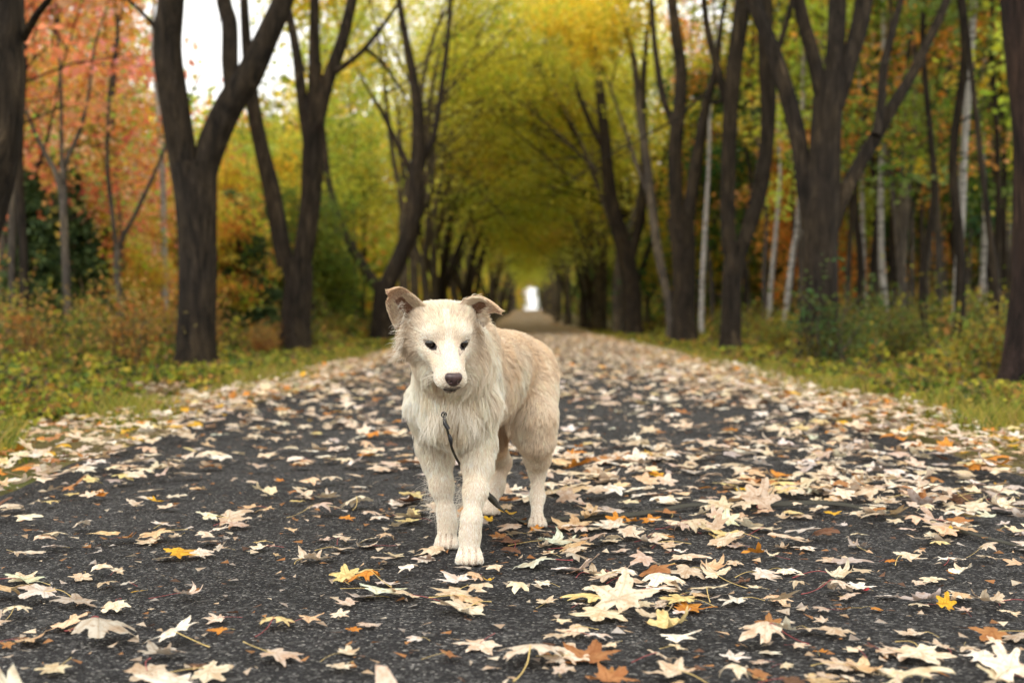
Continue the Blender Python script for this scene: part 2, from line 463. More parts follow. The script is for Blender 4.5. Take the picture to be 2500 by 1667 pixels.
def build_dog(n_hair=210000, h=.0034):
    V, Q = surface_nets(dog_sdf, [-.36, 2.86, -.004], [.14, 4.10, .66], h)
    nb = len(V)
    # light relaxation
    for _ in range(2):
        S = np.zeros_like(V); c = np.zeros(len(V))
        for k in range(4):
            np.add.at(S, Q[:, k], V[Q[:, (k+1) % 4]]); np.add.at(c, Q[:, k], 1)
            np.add.at(S, Q[:, k], V[Q[:, (k-1) % 4]]); np.add.at(c, Q[:, k], 1)
        V = V*.5+.5*S/c[:, None]
    hq = to_head(V)
    skin = np.tile(np.array([.60, .50, .40]), (len(V), 1))
    for s in (-1, 1):
        e = np.sqrt(((hq[:, 0]-s*.0375)/.0140)**2+((hq[:, 2]-.001)/.0095)**2+((hq[:, 1]-.0)/.03)**2)
        skin[e < 1] = DARK
    lipm = (np.abs(hq[:, 2]+.0695) < .006) & (hq[:, 1] > .0) & (np.abs(hq[:, 0]) < .04)
    skin[lipm] = DARK
    VE, QE, meta = [V], [Q], []
    kind = np.zeros(len(V)); sf = np.zeros(len(V)); tf = np.zeros(len(V))
    off = len(V)
    for s in (-1, 1):
        v, q, inner, sfr, tfr, T = ear(s)
        VE.append(v); QE.append(q+off); off += len(v)
        skin = np.concatenate([skin, np.where(inner[:, None] > .5, PINK, np.array([.5, .36, .25]))])
        kind = np.concatenate([kind, s*(1+inner)]); sf = np.concatenate([sf, sfr]); tf = np.concatenate([tf, tfr])
    V = np.concatenate(VE); Q = np.concatenate(QE)
    root = link('dog', None, label='cream white shaggy dog with one folded ear standing on the leafy path', cat='dog', loc=(0, 0, 0))
    root.location = (-.10, 3.45, 0)
    off3 = np.array(root.location)
    n = NT('dog_skin'); sk = n.surf(n.bsdf(n.attr('skin'), .75, .2))
    me = mesh_np('dog_body', V-off3, Q, [sk]); put_attr(me, 'skin', skin)
    body = link('body', me, root)
    N = vnormals(V, Q)

    # ---- coat
    A = coat_anchors()
    ap = np.array([x[0] for x in A]); af = np.array([x[1]/np.linalg.norm(x[1]) for x in A])
    al = np.array([x[2] for x in A]); ali = np.array([x[3] for x in A]); at = np.array([x[4] for x in A]); as_ = np.array([x[5] for x in A])
    hv = to_head(V)
    dens = np.ones(len(V))
    dens[(np.linalg.norm(hv, axis=1) < .16)] = 1.9
    dens[np.abs(kind) > 0] = 2.4
    dens[V[:, 2] < .06] = 1.4
    # nothing of the far side shows much
    t, bc = sample_roots(V, Q, n_hair, dens)
    def ip(a): return (a[t]*bc[..., None]).sum(1) if a.ndim == 2 else (a[t]*bc).sum(1)
    R = ip(V); Nn = ip(N); Nn /= np.linalg.norm(Nn, axis=1)[:, None]+1e-9
    kd_, sf_, tf_ = kind[t][:, 0], ip(sf), ip(tf)
    m = len(R)
    fl = np.zeros((m, 3)); ln = np.zeros(m); li = np.zeros(m); tn = np.zeros(m)
    for i in range(0, m, 20000):
        d2 = ((R[i:i+20000, None]-ap[None])**2).sum(-1)
        w = np.exp(-d2/(as_[None]**2))+1e-4/(d2+1e-3)**2*1e-3
        w /= w.sum(1)[:, None]
        fl[i:i+20000] = w@af; ln[i:i+20000] = w@al; li[i:i+20000] = w@ali; tn[i:i+20000] = w@at
    hq = to_head(R)
    # low frequency mottling of the coat
    nz = np.array([mnoise.noise(Vector(r*22)) for r in R]); nz2 = np.array([mnoise.noise(Vector(r*60+5)) for r in R])
    tn = np.clip(tn*1.08+.20*nz+.10*nz2, 0, 1)
    on_body = np.abs(kd_) < .5
    # blaze
    bl = on_body & (np.abs(hq[:, 0]) < .007+.010*np.clip(hq[:, 1]/.07, 0, 1)) & (hq[:, 1] > -.05) & (hq[:, 2] > -.03)
    tn[bl] *= .15
    ears = ~on_body
    inn = np.abs(kd_) > 1.5; out = ears & ~inn
    ear_up = hR@np.array([0, .15, 1.0])
    for s in (-1, 1):
        spine = hR@(np.array([s*.55, .15, .8]) if s < 0 else np.array([.75, .15, .35]))
        es = (np.sign(kd_) == s) & ears
        fl[es] = spine
    # ear fur
    ln[out] = .007; li[out] = .14; tn[out] = .45+.5*sf_[out]
    ln[inn] = .007; li[inn] = .18; tn[inn] = .60
    rimm = ears & (np.abs(tf_) > .72); ln[rimm] = .007; li[rimm] = .12; tn[rimm] = .6+.25*sf_[rimm]
    tipm = ears & (sf_ > .72); tn[tipm] = .8
    lowi = inn & (sf_ < .55) & (np.abs(tf_) > .3)
    ln[lowi] = .014*(1-sf_[lowi])+.007; li[lowi] = .35; tn[lowi] = .45
    col = WHITE+(TAN-WHITE)*tn[:, None]
    deep = inn & (np.abs(tf_) < .32) & (sf_ < .5)
    col[deep] = DEEP*.8
    # the brown tufts under the ears, with their shade mixed into the colour
    for s, zc in ((-1, -.02), (1, -.01)):
        e = np.exp(-(((hq[:, 0]-s*.071)/.018)**2+((hq[:, 2]-zc)/.036)**2+((hq[:, 1]+.08)/.045)**2))
        e = (e*on_body)[:, None]; col = col*(1-.92*e)+(TAN*.60)*.92*e
    muz = on_body & (hq[:, 1] > -.015) & (hq[:, 2] > -.125) & (np.abs(hq[:, 0]) < .055); ln[muz] = np.minimum(ln[muz], .007+.13*np.clip(.05-hq[muz, 1], 0, .08))
    # eyes, nose, lips
    keep = np.ones(m, bool)
    for s in (-1, 1):
        x = (hq[:, 0]-s*.0375)*s; z = hq[:, 2]-.001-x*.22
        e = np.sqrt((x/.0138)**2+((z-.0004)/.0077)**2)
        near = on_body & (hq[:, 1] > -.035)
        keep &= ~(near & (e < 1))
        rim = near & (e < 1.28); col[rim] = DARK*2.2; ln[rim] = .0022
        r2 = near & (e >= 1.28) & (e < 2.4); ln[r2] = np.minimum(ln[r2], .0045)
        tear = near & (x < -.010) & (x > -.0175) & (z < .0005) & (z > -.0045); col[tear] = DARK*3+.02; ln[tear] = .002
    nd = np.sqrt((hq[:, 0]/.020)**2+((hq[:, 2]+.034)/.017)**2)
    keep &= ~(on_body & (hq[:, 1] > .083) & (nd < .95))
    lip = on_body & (np.abs(hq[:, 2]+.0690) < .0052) & (hq[:, 1] > .062); keep &= ~(lip & (rng.random(m) < .4)); col[lip] = DARK*2; ln[lip] = .002
    lip2 = on_body & (np.abs(hq[:, 2]+.0705) < .0026) & (hq[:, 1] > .0) & (hq[:, 1] <= .062); col[lip2] = DARK*4; ln[lip2] = .003
    chin = on_body & (hq[:, 1] > .07) & (hq[:, 2] < -.054) & (np.abs(hq[:, 0]) < .017) & (hq[:, 2] > -.078); col[chin] = col[chin]*.25+DARK
    # between the toes
    for c, a_, s in PAWS[:3]:
        l = np.array([math.cos(a_), math.sin(a_), 0]); f = np.array([math.sin(a_), -math.cos(a_), 0])
        q = R-np.array(c); x = q@l/s; y = q@f/s
        for g in (-.0165, 0, .0165):
            gg = (np.abs(x-g) < .0036) & (y > .0) & (q[:, 2] < .045) & (np.abs(y) < .07)
            col[gg] = DEEP*.45; ln[gg] = .0025
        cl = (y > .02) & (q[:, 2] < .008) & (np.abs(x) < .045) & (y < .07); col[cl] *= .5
    fl = fl-(fl*Nn).sum(1)[:, None]*Nn; fl /= np.linalg.norm(fl, axis=1)[:, None]+1e-9
    # random swirl
    sw = np.stack([mnoise_arr(R*38+7), mnoise_arr(R*38+31), mnoise_arr(R*38+67)], 1)
    amp = np.clip(ln/.03, .25, 1.2)[:, None]
    fl = fl+sw*(.75*np.clip(amp-.2, .05, 1)); fl = fl-(fl*Nn).sum(1)[:, None]*Nn; fl /= np.linalg.norm(fl, axis=1)[:, None]+1e-9
    K = 7; s = np.linspace(0, 1, K)
    ln = ln*rng.uniform(.65, 1.2, m)
    jit = rng.normal(0, 1, (m, 3)); jit /= np.linalg.norm(jit, axis=1)[:, None]
    furry = on_body & (np.linalg.norm(hq-np.array([0, .02, -.02]), axis=1) > .11)
    back = furry & (R[:, 1] > 3.27); li = np.where(back, li*1.35, li); ln = np.where(back & (ln > .012), ln*1.12, ln)
    up = li+rng.normal(0, .07, m)+np.where(furry, np.abs(rng.normal(0, .13, m)), 0)
    Pn = np.zeros((m, K, 3))
    for k in range(K):
        sk_ = s[k]
        tang = fl*(sk_*.95)+Nn*(up*1.5*sk_*(1-.55*sk_)+0.0)[:, None]
        Pn[:, k] = R+ln[:, None]*(tang+jit*.10*sk_**1.5+np.array([0, 0, -.16])*sk_**2*amp)
    # waves on the long hair
    lw = np.clip((ln-.018)/.03, 0, 1)[:, None]
    ph = rng.random(m)*6.28; side = np.cross(fl, Nn)
    for k in range(K): Pn[:, k] += side*(np.sin(ph+s[k]*5.5)*.05*s[k]*ln)[:, None]*lw
    # clumps
    nc = m//16
    cen = rng.choice(m, nc, replace=False)
    kd = kdtree.KDTree(nc)
    for i, c in enumerate(cen): kd.insert(R[c], i)
    kd.balance()
    ci = np.array([kd.find(r)[1] for r in R]); ci = cen[ci]
    cf = np.clip((ln-.006)/.026, 0, 1)*rng.uniform(.25, .75, m)
    same = (np.sign(kd_[ci]) == np.sign(kd_)) & (np.abs(R-R[ci]).max(1) < .02)
    cf = cf*same
    base = Pn-Pn[:, :1]
    for k in range(K):
        tgt = R[ci]+base[ci, k]*(ln/np.maximum(ln[ci], 1e-4))[:, None]**.0
        Pn[:, k] = Pn[:, k]*(1-(cf*s[k]**1.3)[:, None])+tgt*(cf*s[k]**1.3)[:, None]
    big = rng.choice(m, m//170, replace=False); kd = kdtree.KDTree(len(big))
    for i, c in enumerate(big): kd.insert(R[c], i)
    kd.balance(); bi = big[np.array([kd.find(r_)[1] for r_ in R])]
    bf = np.clip((ln-.014)/.03, 0, .8)*rng.uniform(.2, .6, m)*(np.sign(kd_[bi]) == np.sign(kd_))*(np.abs(R-R[bi]).max(1) < .04)
    for k in range(K): Pn[:, k] += (R[bi]+base[bi, k]-R-base[:, k])*(bf*s[k]**1.6)[:, None]
    Pn[:, :, 2] = np.maximum(Pn[:, :, 2], .003)
    col = col*(1+.10*mnoise_arr(R[bi]*300))[:, None]
    col = col*rng.normal(1, .09, m)[:, None]*(1+.06*nz2)[:, None]
    col *= (1+.16*mnoise_arr(R[ci]*400))[:, None]
    r0 = np.where(ln < .012, .00034, .00042)
    rad = r0[:, None]*(1-.75*s[None]**2)
    keep &= ~((R[:, 2] < .004))
    Pn, rad, col, ln = Pn[keep], rad[keep], np.clip(col[keep], .01, .9), ln[keep]
    # wisps: feathering behind the fore legs, cheek and ear curls
    W, WC = [], []
    def wisp(p0, d, L, curl, cnt, spread, c=WHITE, ax=None):
        for _ in range(cnt):
            q = np.array(p0, float)+rng.normal(0, 1, 3)*spread
            dd = np.array(d, float)+rng.normal(0, .22, 3); dd /= np.linalg.norm(dd)
            side = np.cross(dd, [0, 1.0, .1]); side /= np.linalg.norm(side)
            l_ = L*rng.uniform(.6, 1.15); cu = curl*rng.uniform(.4, 1.3)*rng.choice([-1, 1, 1]); o = rng.random()*1.5
            tt = np.linspace(0, 1, 12)
            pts = q+np.outer(tt*l_, dd)+np.outer(cu*l_*(np.sin(tt*3.6+o)-np.sin(o)), side)+np.outer(tt**2*l_*.25, [0, 0, -1])
            W.append(pts); WC.append(c*rng.uniform(.8, 1.05))
    eR, eL = FRONT_R[3][0], FRONT_L[3][0]
    for k in range(7):
        f = .35+.6*k/6
        b = FRONT_R[2][0]*(1-f)+FRONT_R[4][0]*f
        wisp(b+np.array([-.018, .018, 0]), [-.75, .5, -.35], .052, .34, 11, .006, WHITE*.85)
        wisp(b+np.array([.012, .022, 0]), [.5, .5, -.6], .035, .3, 4, .006, WHITE*.85)
        b = FRONT_L[2][0]*(1-f)+FRONT_L[4][0]*f
        wisp(b+np.array([-.020, .018, 0]), [-.75, .4, -.45], .055, .34, 12, .006, WHITE*.85)
    for k in range(8):
        wisp(HW(-.088-.006*k/7, -.07, .03-.013*k), hR@np.array([-1, .2, -.5]), .030, .25, 16, .004)
    for k in range(4):
        wisp(HW(-.095+.004*k, -.075, .07-.014*k), hR@np.array([-1, .3, .3]), .022, .3, 8, .003)
        wisp(HW(.088, -.075, .03-.016*k), hR@np.array([1, .2, -.6]), .024, .15, 12, .004)
    for s in (-1, 1):   # whiskers
        for k in range(7): wisp(HW(s*.028, .062, -.040-.003*k), hR@np.array([s*1, -.15, -.25]), .045, .03, 1, .003, WHITE*1.1)
        wisp(HW(s*.066, -.068, .045), hR@np.array([-s*.5, .6, .6]), .026, .12, 40, .006)   # tufts inside the ears
        wisp(HW(s*.080, -.070, .025), hR@np.array([-s*.2, .6, .5]), .026, .12, 40, .006)
    for k in range(10):
        wisp([-.24+.012*k, 3.11, .40-.01*abs(k-5)], [.1*(k-5), -.5, -1], .05, .12, 26, .010, WHITE*.96)
    W = np.array(W); WC = np.array(WC); W[:, :, 2] = np.maximum(W[:, :, 2], .003)
    fm = NT('dog_fur')
    c_ = fm.attr('fur_color')
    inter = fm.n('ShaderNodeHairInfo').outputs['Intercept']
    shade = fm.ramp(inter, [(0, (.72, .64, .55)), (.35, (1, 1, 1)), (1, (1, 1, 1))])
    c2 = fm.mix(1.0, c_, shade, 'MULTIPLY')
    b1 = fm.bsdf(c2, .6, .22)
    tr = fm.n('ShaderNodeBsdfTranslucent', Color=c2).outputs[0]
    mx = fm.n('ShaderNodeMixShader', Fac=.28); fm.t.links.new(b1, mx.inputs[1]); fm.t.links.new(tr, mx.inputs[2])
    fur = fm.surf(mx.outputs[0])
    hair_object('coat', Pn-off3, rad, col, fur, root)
    wr = np.tile(.00032*(1-.7*np.linspace(0, 1, 12)**2), (len(W), 1))
    hair_object('feathering', W-off3, wr, WC, fur, root)
    # ---- eyes
    n = NT('eye_dark'); g = n.n('ShaderNodeTexCoord').outputs['Object']
    eye = n.surf(n.bsdf((.012, .007, .005), .05, .8))
    for s in (-1, 1):
        bm_v, bm_q = uv_sphere(18, 12)
        ctr = HW(s*.0375, -.0075, .0008)
        e = link('eye', mesh_np('dog_eye', bm_v*.0142, bm_q, [eye]), root, loc=tuple(ctr-off3))
    # ---- nose
    def nose_sdf(p):
        d = sd_ell(p, [0, -.004, .002], [.0205, .014, .0150])
        d = smin(d, sd_ell(p, [0, -.001, -.007], [.013, .0115, .0120]), .008)
        d = smax(d, p[:, 2]-.0145, .006)
        for s in (-1, 1):
            e = sd_cap(p, [s*.0085, .016, -.0025], [s*.0120, -.002, -.0035], .0040, .0036); d = smax(d, -e, .0015)
            e = sd_cap(p, [s*.0150, .006, -.0045], [s*.021, .0, -.0055], .0020, .0012); d = smax(d, -e, .0015)
        e = sd_cap(p, [0, .013, -.004], [0, .011, -.022], .0011, .0013); d = smax(d, -e, .0015)
        return d
    v, q = surface_nets(nose_sdf, [-.024, -.02, -.024], [.024, .018, .02], .0009)
    n = NT('nose_leather'); o_ = n.obj()
    vor = n.n('ShaderNodeTexVoronoi', Scale=900.0, Vector=o_).outputs[0]
    cc = n.ramp(n.noise(o_, 90, 3), [(.3, (.026, .015, .016)), (.7, (.080, .043, .041))])
    nm = n.surf(n.bsdf(cc, .36, .5, n.bump(vor, .35, .0006)))
    no = HW(0, .1065, -.0335)
    nz_ = link('nose', mesh_np('dog_nose', v@hR.T, q, [nm]), root, loc=tuple(no-off3))
    # claws
    cm = simple_mat('claw_horn', (.09, .06, .045), .35)
    for c, a_, s in PAWS:
        f = np.array([math.sin(a_), -math.cos(a_), 0]); l = np.array([math.cos(a_), math.sin(a_), 0])
        for x, y in ((-.0235, .010), (-.009, .024), (.009, .024), (.0235, .010)):
            b = np.array(c)+s*(x*1.08*l+(y+.013)*f+np.array([0, 0, .010]))
            pts = [b, b+f*.005+np.array([0, 0, -.001]), b+f*.010+np.array([0, 0, -.005]), b+f*.012+np.array([0, 0, -.009])]
            pts = [b+(q_-b)*.6 for q_ in pts]; vv, qq = tube(pts, [.0026, .0024, .0015, .0006], 8)
            link('claw', mesh_np('dog_claw', vv-off3, qq, [cm]), root)
    return root

def mnoise_arr(A): return np.array([mnoise.noise(Vector(r)) for r in A])

def uv_sphere(n, m):
    V = [(0, 0, 1)]
    for i in range(1, m):
        for j in range(n):
            a, b = PI*i/m, 2*PI*j/n; V.append((math.sin(a)*math.cos(b), math.sin(a)*math.sin(b), math.cos(a)))
    V.append((0, 0, -1)); Q = []
    for j in range(n): Q.append([0, 1+j, 1+(j+1) % n, 1+(j+1) % n])
    for i in range(m-2):
        for j in range(n): a = 1+i*n; Q.append([a+j, a+n+j, a+n+(j+1) % n, a+(j+1) % n])
    T = [[0, 1+j, 1+(j+1) % n] for j in range(n)]
    a = 1+(m-2)*n; T += [[len(V)-1, a+(j+1) % n, a+j] for j in range(n)]
    return np.array(V), [np.array(Q[n:]), np.array(T)]
# ================= maple leaves
LCOL = {  # base colours (linear)
 'w': ((.85, .80, .70), 'whitish'), 'c': ((.78, .68, .52), 'cream'), 'b': ((.64, .53, .41), 'beige'),
 'g': ((.52, .47, .42), 'greyish'), 't': ((.42, .20, .07), 'tan brown'), 'o': ((.62, .26, .035), 'orange'),
 'y': ((.78, .48, .035), 'yellow'), 'p': ((.70, .76, .60), 'pale green'), 'k': ((.74, .62, .30), 'pale yellow'),
 'n': ((.16, .08, .045), 'dark brown'), 'r': ((.50, .03, .045), 'crimson'), 'm': ((.72, .53, .34), 'buff')}

def leaf_outline(n, rg, broad=0.0):
    """radius for n angles; the petiole leaves at angle -90 degrees; unit = half width"""
    lobes = [(90, 1.0, 27), (36, .95, 25), (144, .95, 25), (-18, .72, 22), (198, .72, 22)]
    th = np.degrees(np.arange(n)*2*PI/n)
    r = np.full(n, .40+.14*broad)
    for a, L, wd in lobes:
        L = L*rg.uniform(.78, 1.08); a = a+rg.uniform(-5, 5); wd = wd*rg.uniform(.85, 1.15)*(1+.5*broad)
        d = (th-a+180) % 360-180
        core = L*np.exp(-np.abs(d/wd)**1.35)
        # side teeth of a lobe
        for da, tl in ((11, .86), (-11, .80), (20, .70), (-20, .66), (29, .50), (-29, .48)):
            dd = (th-a-da+180) % 360-180
            core = np.maximum(core, L*tl*np.exp(-np.abs(dd/5.2)**1.0)*(1+.1*broad))
        r = np.maximum(r, core)
    saw = ((th*n/360+rg.integers(0, 5)) % 5)/5; saw = np.abs(saw-.5)*2; jag = rg.normal(0, .03, n)
    if n > 40: r = r*(1+(.16*(saw-.5)+jag)*np.clip((r-.30)/.4, 0, 1))
    d = (th+90+180) % 360-180
    r = np.where(np.abs(d) < 22, np.minimum(r, .16+.14*np.abs(d)/22), r)
    return r

def leaf_mesh(rg, mode, n=96, rings=7, broad=0.0):
    """mode: flat, domed, curled, folded, upright. unit radius, lying in xy, z up. returns V,F(list),vein attr, stem pts"""
    r = leaf_outline(n, rg, broad); th = np.arange(n)*2*PI/n
    fr = (np.arange(1, rings+1)/rings)**.8
    X = np.outer(fr, r*np.cos(th)); Y = np.outer(fr, r*np.sin(th))
    x = np.concatenate([[0], X.ravel()]); y = np.concatenate([[0], Y.ravel()])
    rho = np.hypot(x, y); ang = np.degrees(np.arctan2(y, x))
    vein = np.zeros_like(x)
    lob = [90, 38, 142, -14, 194]
    for a in lob:
        d = (ang-a+180) % 360-180
        vein = np.maximum(vein, np.exp(-(rho*np.abs(np.sin(np.radians(d)))/.022)**2)*(np.abs(d) < 80))
    # cross creases between the veins
    z = .030*np.cos(np.radians(5.5*(ang-90)))*np.clip(rho*1.4, 0, 1)
    z += .02*np.sin(rho*16+rg.random()*6+np.radians(ang*3))*np.clip(rho*1.5, 0, 1)
    p1, p2 = rg.random(2)*6.28
    z += .12*np.sin(2.4*x+p1+1.3*y)*np.cos(2.8*y+p2)+.035*np.sin(8*x+p2)*np.sin(7*y+p1)+rg.normal(0, .006, len(x))
    x, y = x+.06*np.sin(3.1*y+p1)+.05*np.sin(2*x*y+p2), y+.06*np.sin(2.7*x+p2)
    if mode == 'flat':
        z += rg.uniform(-.02, .12)*(rho**2)*-1+.12*np.maximum(rho-.6, 0)*np.sin(np.radians(ang*rg.integers(1, 4)+rg.random()*360))
    elif mode == 'domed':
        k = rg.uniform(.22, .42); z += k*(1-rho**1.6)-k*.2; x = x*(1-.18*rho); y = y*(1-.14*rho)
    elif mode == 'curled':
        a = rg.random()*PI; ca, sa = math.cos(a), math.sin(a); R = rg.uniform(.38, .62)
        q = x*ca+y*sa; s = -x*sa+y*ca
        ph = q/R*rg.uniform(.75, 1); q2 = R*np.sin(ph)*1.05; z += R*(1-np.cos(ph))*rg.choice([1, -1], p=[.45, .55])
        x, y = q2*ca-s*sa, q2*sa+s*ca
    elif mode == 'folded':
        a = rg.uniform(-.5, .5)+PI/2*rg.integers(0, 2); ca, sa = math.cos(a), math.sin(a)
        q = x*ca+y*sa; s = -x*sa+y*ca
        up = rg.uniform(.4, .95); z += np.where(q > 0, q*math.sin(up), 0)+.1*s*s; q2 = np.where(q > 0, q*math.cos(up), q)
        x, y = q2*ca-s*sa, q2*sa+s*ca
    elif mode == 'upright':
        a = rg.uniform(.55, 1.05); ca, sa = math.cos(a), math.sin(a)
        z = z-.35*(x*x); y2 = y*ca-z*sa; z = y*sa+z*ca; y = y2
    z = z-z.min()
    # droop long tips to the ground a little
    V = np.stack([x, y, z], 1)
    T0 = np.stack([np.zeros(n, int), 1+np.arange(n), 1+(np.arange(n)+1) % n], 1)
    Q = []
    for i in range(rings-1 if rings > 1 else 0):
        a_ = 1+i*n; j = np.arange(n); k = (j+1) % n
        Q.append(np.stack([a_+j, a_+n+j, a_+n+k, a_+k], 1))
    b = V[0]
    L = rg.uniform(.7, 1.25); bend = rg.uniform(-.5, .5)
    base = V[1+int(n*.75)]
    zz = base[2]
    t = np.linspace(0, 1, 7)
    stem = np.stack([bend*t**2, -.12-L*t, zz*(1-t)**1.5+.015+.22*rg.random()*np.sin(t*PI)], 1)
    stem[0] = [0, -.02, V[0, 2]]; stem[1] = [0, -.16, base[2]]
    if mode == 'upright': stem[:, 1] = stem[:, 1]*.4; stem[:, 2] = .02+.1*(1-t)
    return V, ([T0, np.concatenate(Q)] if Q else [T0]), vein, stem

def leaf_material(name, from_obj):
    n = NT(name)
    if from_obj:
        oi = n.n('ShaderNodeObjectInfo'); base = oi.outputs['Color']; rnd = oi.outputs['Random']; vec = n.obj(); sc = 1.0
    else:
        base = n.attr('leaf_color'); vec = n.pos(); sc = 16.0
    vein = n.attr('vein', 2)
    mott = n.noise(vec, 2.6*sc, 4, .65)
    spots = n.noise(vec, 9.0*sc, 3, .6)
    c = n.mix(n.ramp(mott, [(.44, (0, 0, 0)), (.62, (.8, .8, .8))]), base, n.mix(1.0, base, (.74, .58, .46), 'MULTIPLY'))
    c = n.mix(n.ramp(spots, [(.56, (0, 0, 0)), (.72, (.85, .85, .85))]), c, n.mix(1.0, base, (.52, .34, .22), 'MULTIPLY'))
    c = n.mix(n.math('MULTIPLY', vein, .5), c, n.mix(1.0, base, (.66, .50, .36), 'MULTIPLY'))
    nrm = n.bump(n.math('ADD', n.math('MULTIPLY', spots, .5), vein), .4, .004)
    b = n.bsdf(c, .62, .3, nrm)
    tr = n.n('ShaderNodeBsdfTranslucent', Color=c, Normal=nrm).outputs[0]
    mx = n.n('ShaderNodeMixShader', Fac=.22); n.t.links.new(b, mx.inputs[1]); n.t.links.new(tr, mx.inputs[2])
    return n.surf(mx.outputs[0])

HERO8 = """75,480,150,c,d;265,665,140,w,f;80,695,130,b,f;465,695,110,g,c;780,560,170,w,d;1010,525,150,w,c;590,345,150,k,d;430,362,140,k,f;360,415,110,k,f;820,425,130,w,f;
960,385,120,m,c;1200,355,90,c,d;1450,385,110,c,f;1725,385,130,w,d;1345,345,70,o,f;1210,480,150,m,f;1420,447,90,k,f;810,475,130,c,f;650,465,90,c,f;710,395,150,b,f;1650,530,100,o,u;
600,625,160,t,c;730,630,180,b,f;850,615,90,c,c;1130,565,170,b,f;1030,590,130,w,f;950,700,190,w,f;790,715,150,c,f;1255,640,100,k,d;1250,668,150,w,f;1320,705,90,m,c;1010,635,150,b,f;
1070,672,90,b,c;1560,625,120,b,c;1640,635,140,c,f;1760,625,110,c,f;1850,635,120,m,c;1620,678,180,b,f;1580,720,120,g,f;1870,705,140,c,f;2020,725,130,w,f;2060,684,220,c,f;1980,545,170,k,f;
1860,505,90,b,f;1995,500,160,c,f;100,835,240,p,f;400,800,150,b,f;500,842,140,b,f;565,788,110,c,d;620,850,110,g,f;345,935,300,g,d;560,955,200,c,d;665,880,80,y,f;70,990,180,c,d;
880,900,230,c,c;720,957,50,c,f;475,1100,400,g,d;50,1135,120,t,c;270,1255,250,c,f;750,1195,270,g,c;950,1235,180,n,f;1050,1065,130,o,c;1040,1008,150,c,f;1310,1045,220,k,d;1470,1032,150,m,c;
1620,1005,120,c,u;1750,1040,160,b,d;1700,1070,120,o,f;1320,1195,320,b,f;1650,1170,180,c,c;1640,1245,200,c,f;1990,1112,140,w,d;2140,1195,190,t,c;700,1285,330,b,f;1000,1285,330,c,c;
1650,835,180,k,u;1850,845,180,w,d;1760,795,120,k,d;1940,905,280,b,f;2230,930,330,m,d;880,325,170,b,f;1270,230,150,c,f;1470,215,120,w,f;1580,255,120,c,f;760,330,150,b,c;500,280,110,w,f;
640,280,110,c,f;830,275,110,w,f;1030,230,160,c,f;900,205,100,k,f;1590,195,120,c,f;1760,125,130,c,f;1450,250,200,m,f;100,370,120,c,f;230,450,130,k,f;140,260,180,w,f"""
HERO7 = """65,855,110,b,c;210,890,120,c,d;80,892,130,c,f;440,882,120,c,f;620,810,120,o,f;590,825,150,c,d;700,885,110,w,f;560,880,70,w,f;980,852,140,b,c;1110,775,230,c,d;920,755,160,p,u;
880,818,130,k,c;560,735,120,o,u;1300,862,150,w,f;1180,865,120,b,c;1150,902,130,c,c;970,932,100,b,f;1420,918,140,b,d;1550,855,160,g,c;1570,802,100,c,f;1210,978,160,w,f;1710,930,80,o,f;
1845,880,90,b,f;1990,928,180,w,f;2170,885,150,b,c;2185,915,150,b,f;760,990,220,b,f;640,1065,180,c,d;470,1028,200,b,f;280,988,180,b,c;350,1015,120,c,u;60,1038,130,w,f;1000,1030,120,n,f;
290,1115,330,k,f;220,1145,120,w,f;70,1130,140,b,f;520,1145,160,c,d;620,1148,110,c,f;790,1092,160,m,f;980,1125,210,w,f;1180,1118,200,m,d;1265,1068,120,b,c;1070,1060,100,c,f;1540,1052,180,w,f;
1602,1066,60,r,f;1705,1095,170,w,d;1500,1102,130,b,f;1390,1160,120,b,f;1500,1168,130,t,f;1640,1152,100,o,f;1840,1038,120,c,f;1910,1010,150,c,f;2005,985,60,o,u;2060,1098,200,w,f;
1860,1148,130,c,f;1975,1155,130,y,u;2070,1160,100,b,f;2230,1112,130,c,f;2280,1185,170,c,d;1130,1270,160,t,u;1220,1230,90,c,f;1330,1262,220,b,d;1450,1272,200,b,f;1390,1215,110,b,f;
1840,1282,200,b,f;200,1270,260,c,d;375,1332,110,c,f;690,1358,160,c,d;130,1408,170,w,f;960,1398,170,w,f;1090,1410,150,b,d;1140,1360,160,w,f;1270,1342,130,c,d;1210,1428,100,c,f;
1370,1375,100,o,f;1550,1358,180,c,d;1680,1368,160,b,f;1970,1342,200,c,f;2080,1350,150,b,f;2150,1392,230,w,f;2280,1440,190,y,d;2230,1330,170,c,c;1100,1475,170,t,c;1380,1478,130,w,f;
130,1480,130,b,u;370,1470,90,t,u;1520,1490,120,c,f;1880,1485,130,c,f;400,607,150,w,d;610,575,60,w,d;690,627,130,c,f;570,617,70,b,f;850,630,80,b,f;1080,628,140,w,f;1190,578,190,p,f;
1370,632,80,c,c;1560,525,80,o,u;1330,457,110,y,f;1460,640,100,c,f;1430,705,110,y,f;1290,710,160,b,f;1750,740,120,c,f;1800,780,130,b,f;1900,800,120,w,f;1990,800,90,y,u;2100,765,140,w,f;
2290,775,150,c,f;2250,745,90,w,f;850,700,130,b,f;1000,710,120,m,f;1180,720,130,b,c;1100,690,120,m,f;660,700,150,t,f;400,745,130,o,u;470,735,110,o,c;350,760,110,b,f;280,720,170,m,c;
150,770,130,m,f;60,790,150,b,f;240,830,80,t,c;500,770,110,w,f;680,760,130,b,f;720,790,130,b,c;780,750,140,c,f;640,850,150,b,f;480,800,110,t,f;1560,700,110,c,c;1650,690,130,c,f"""

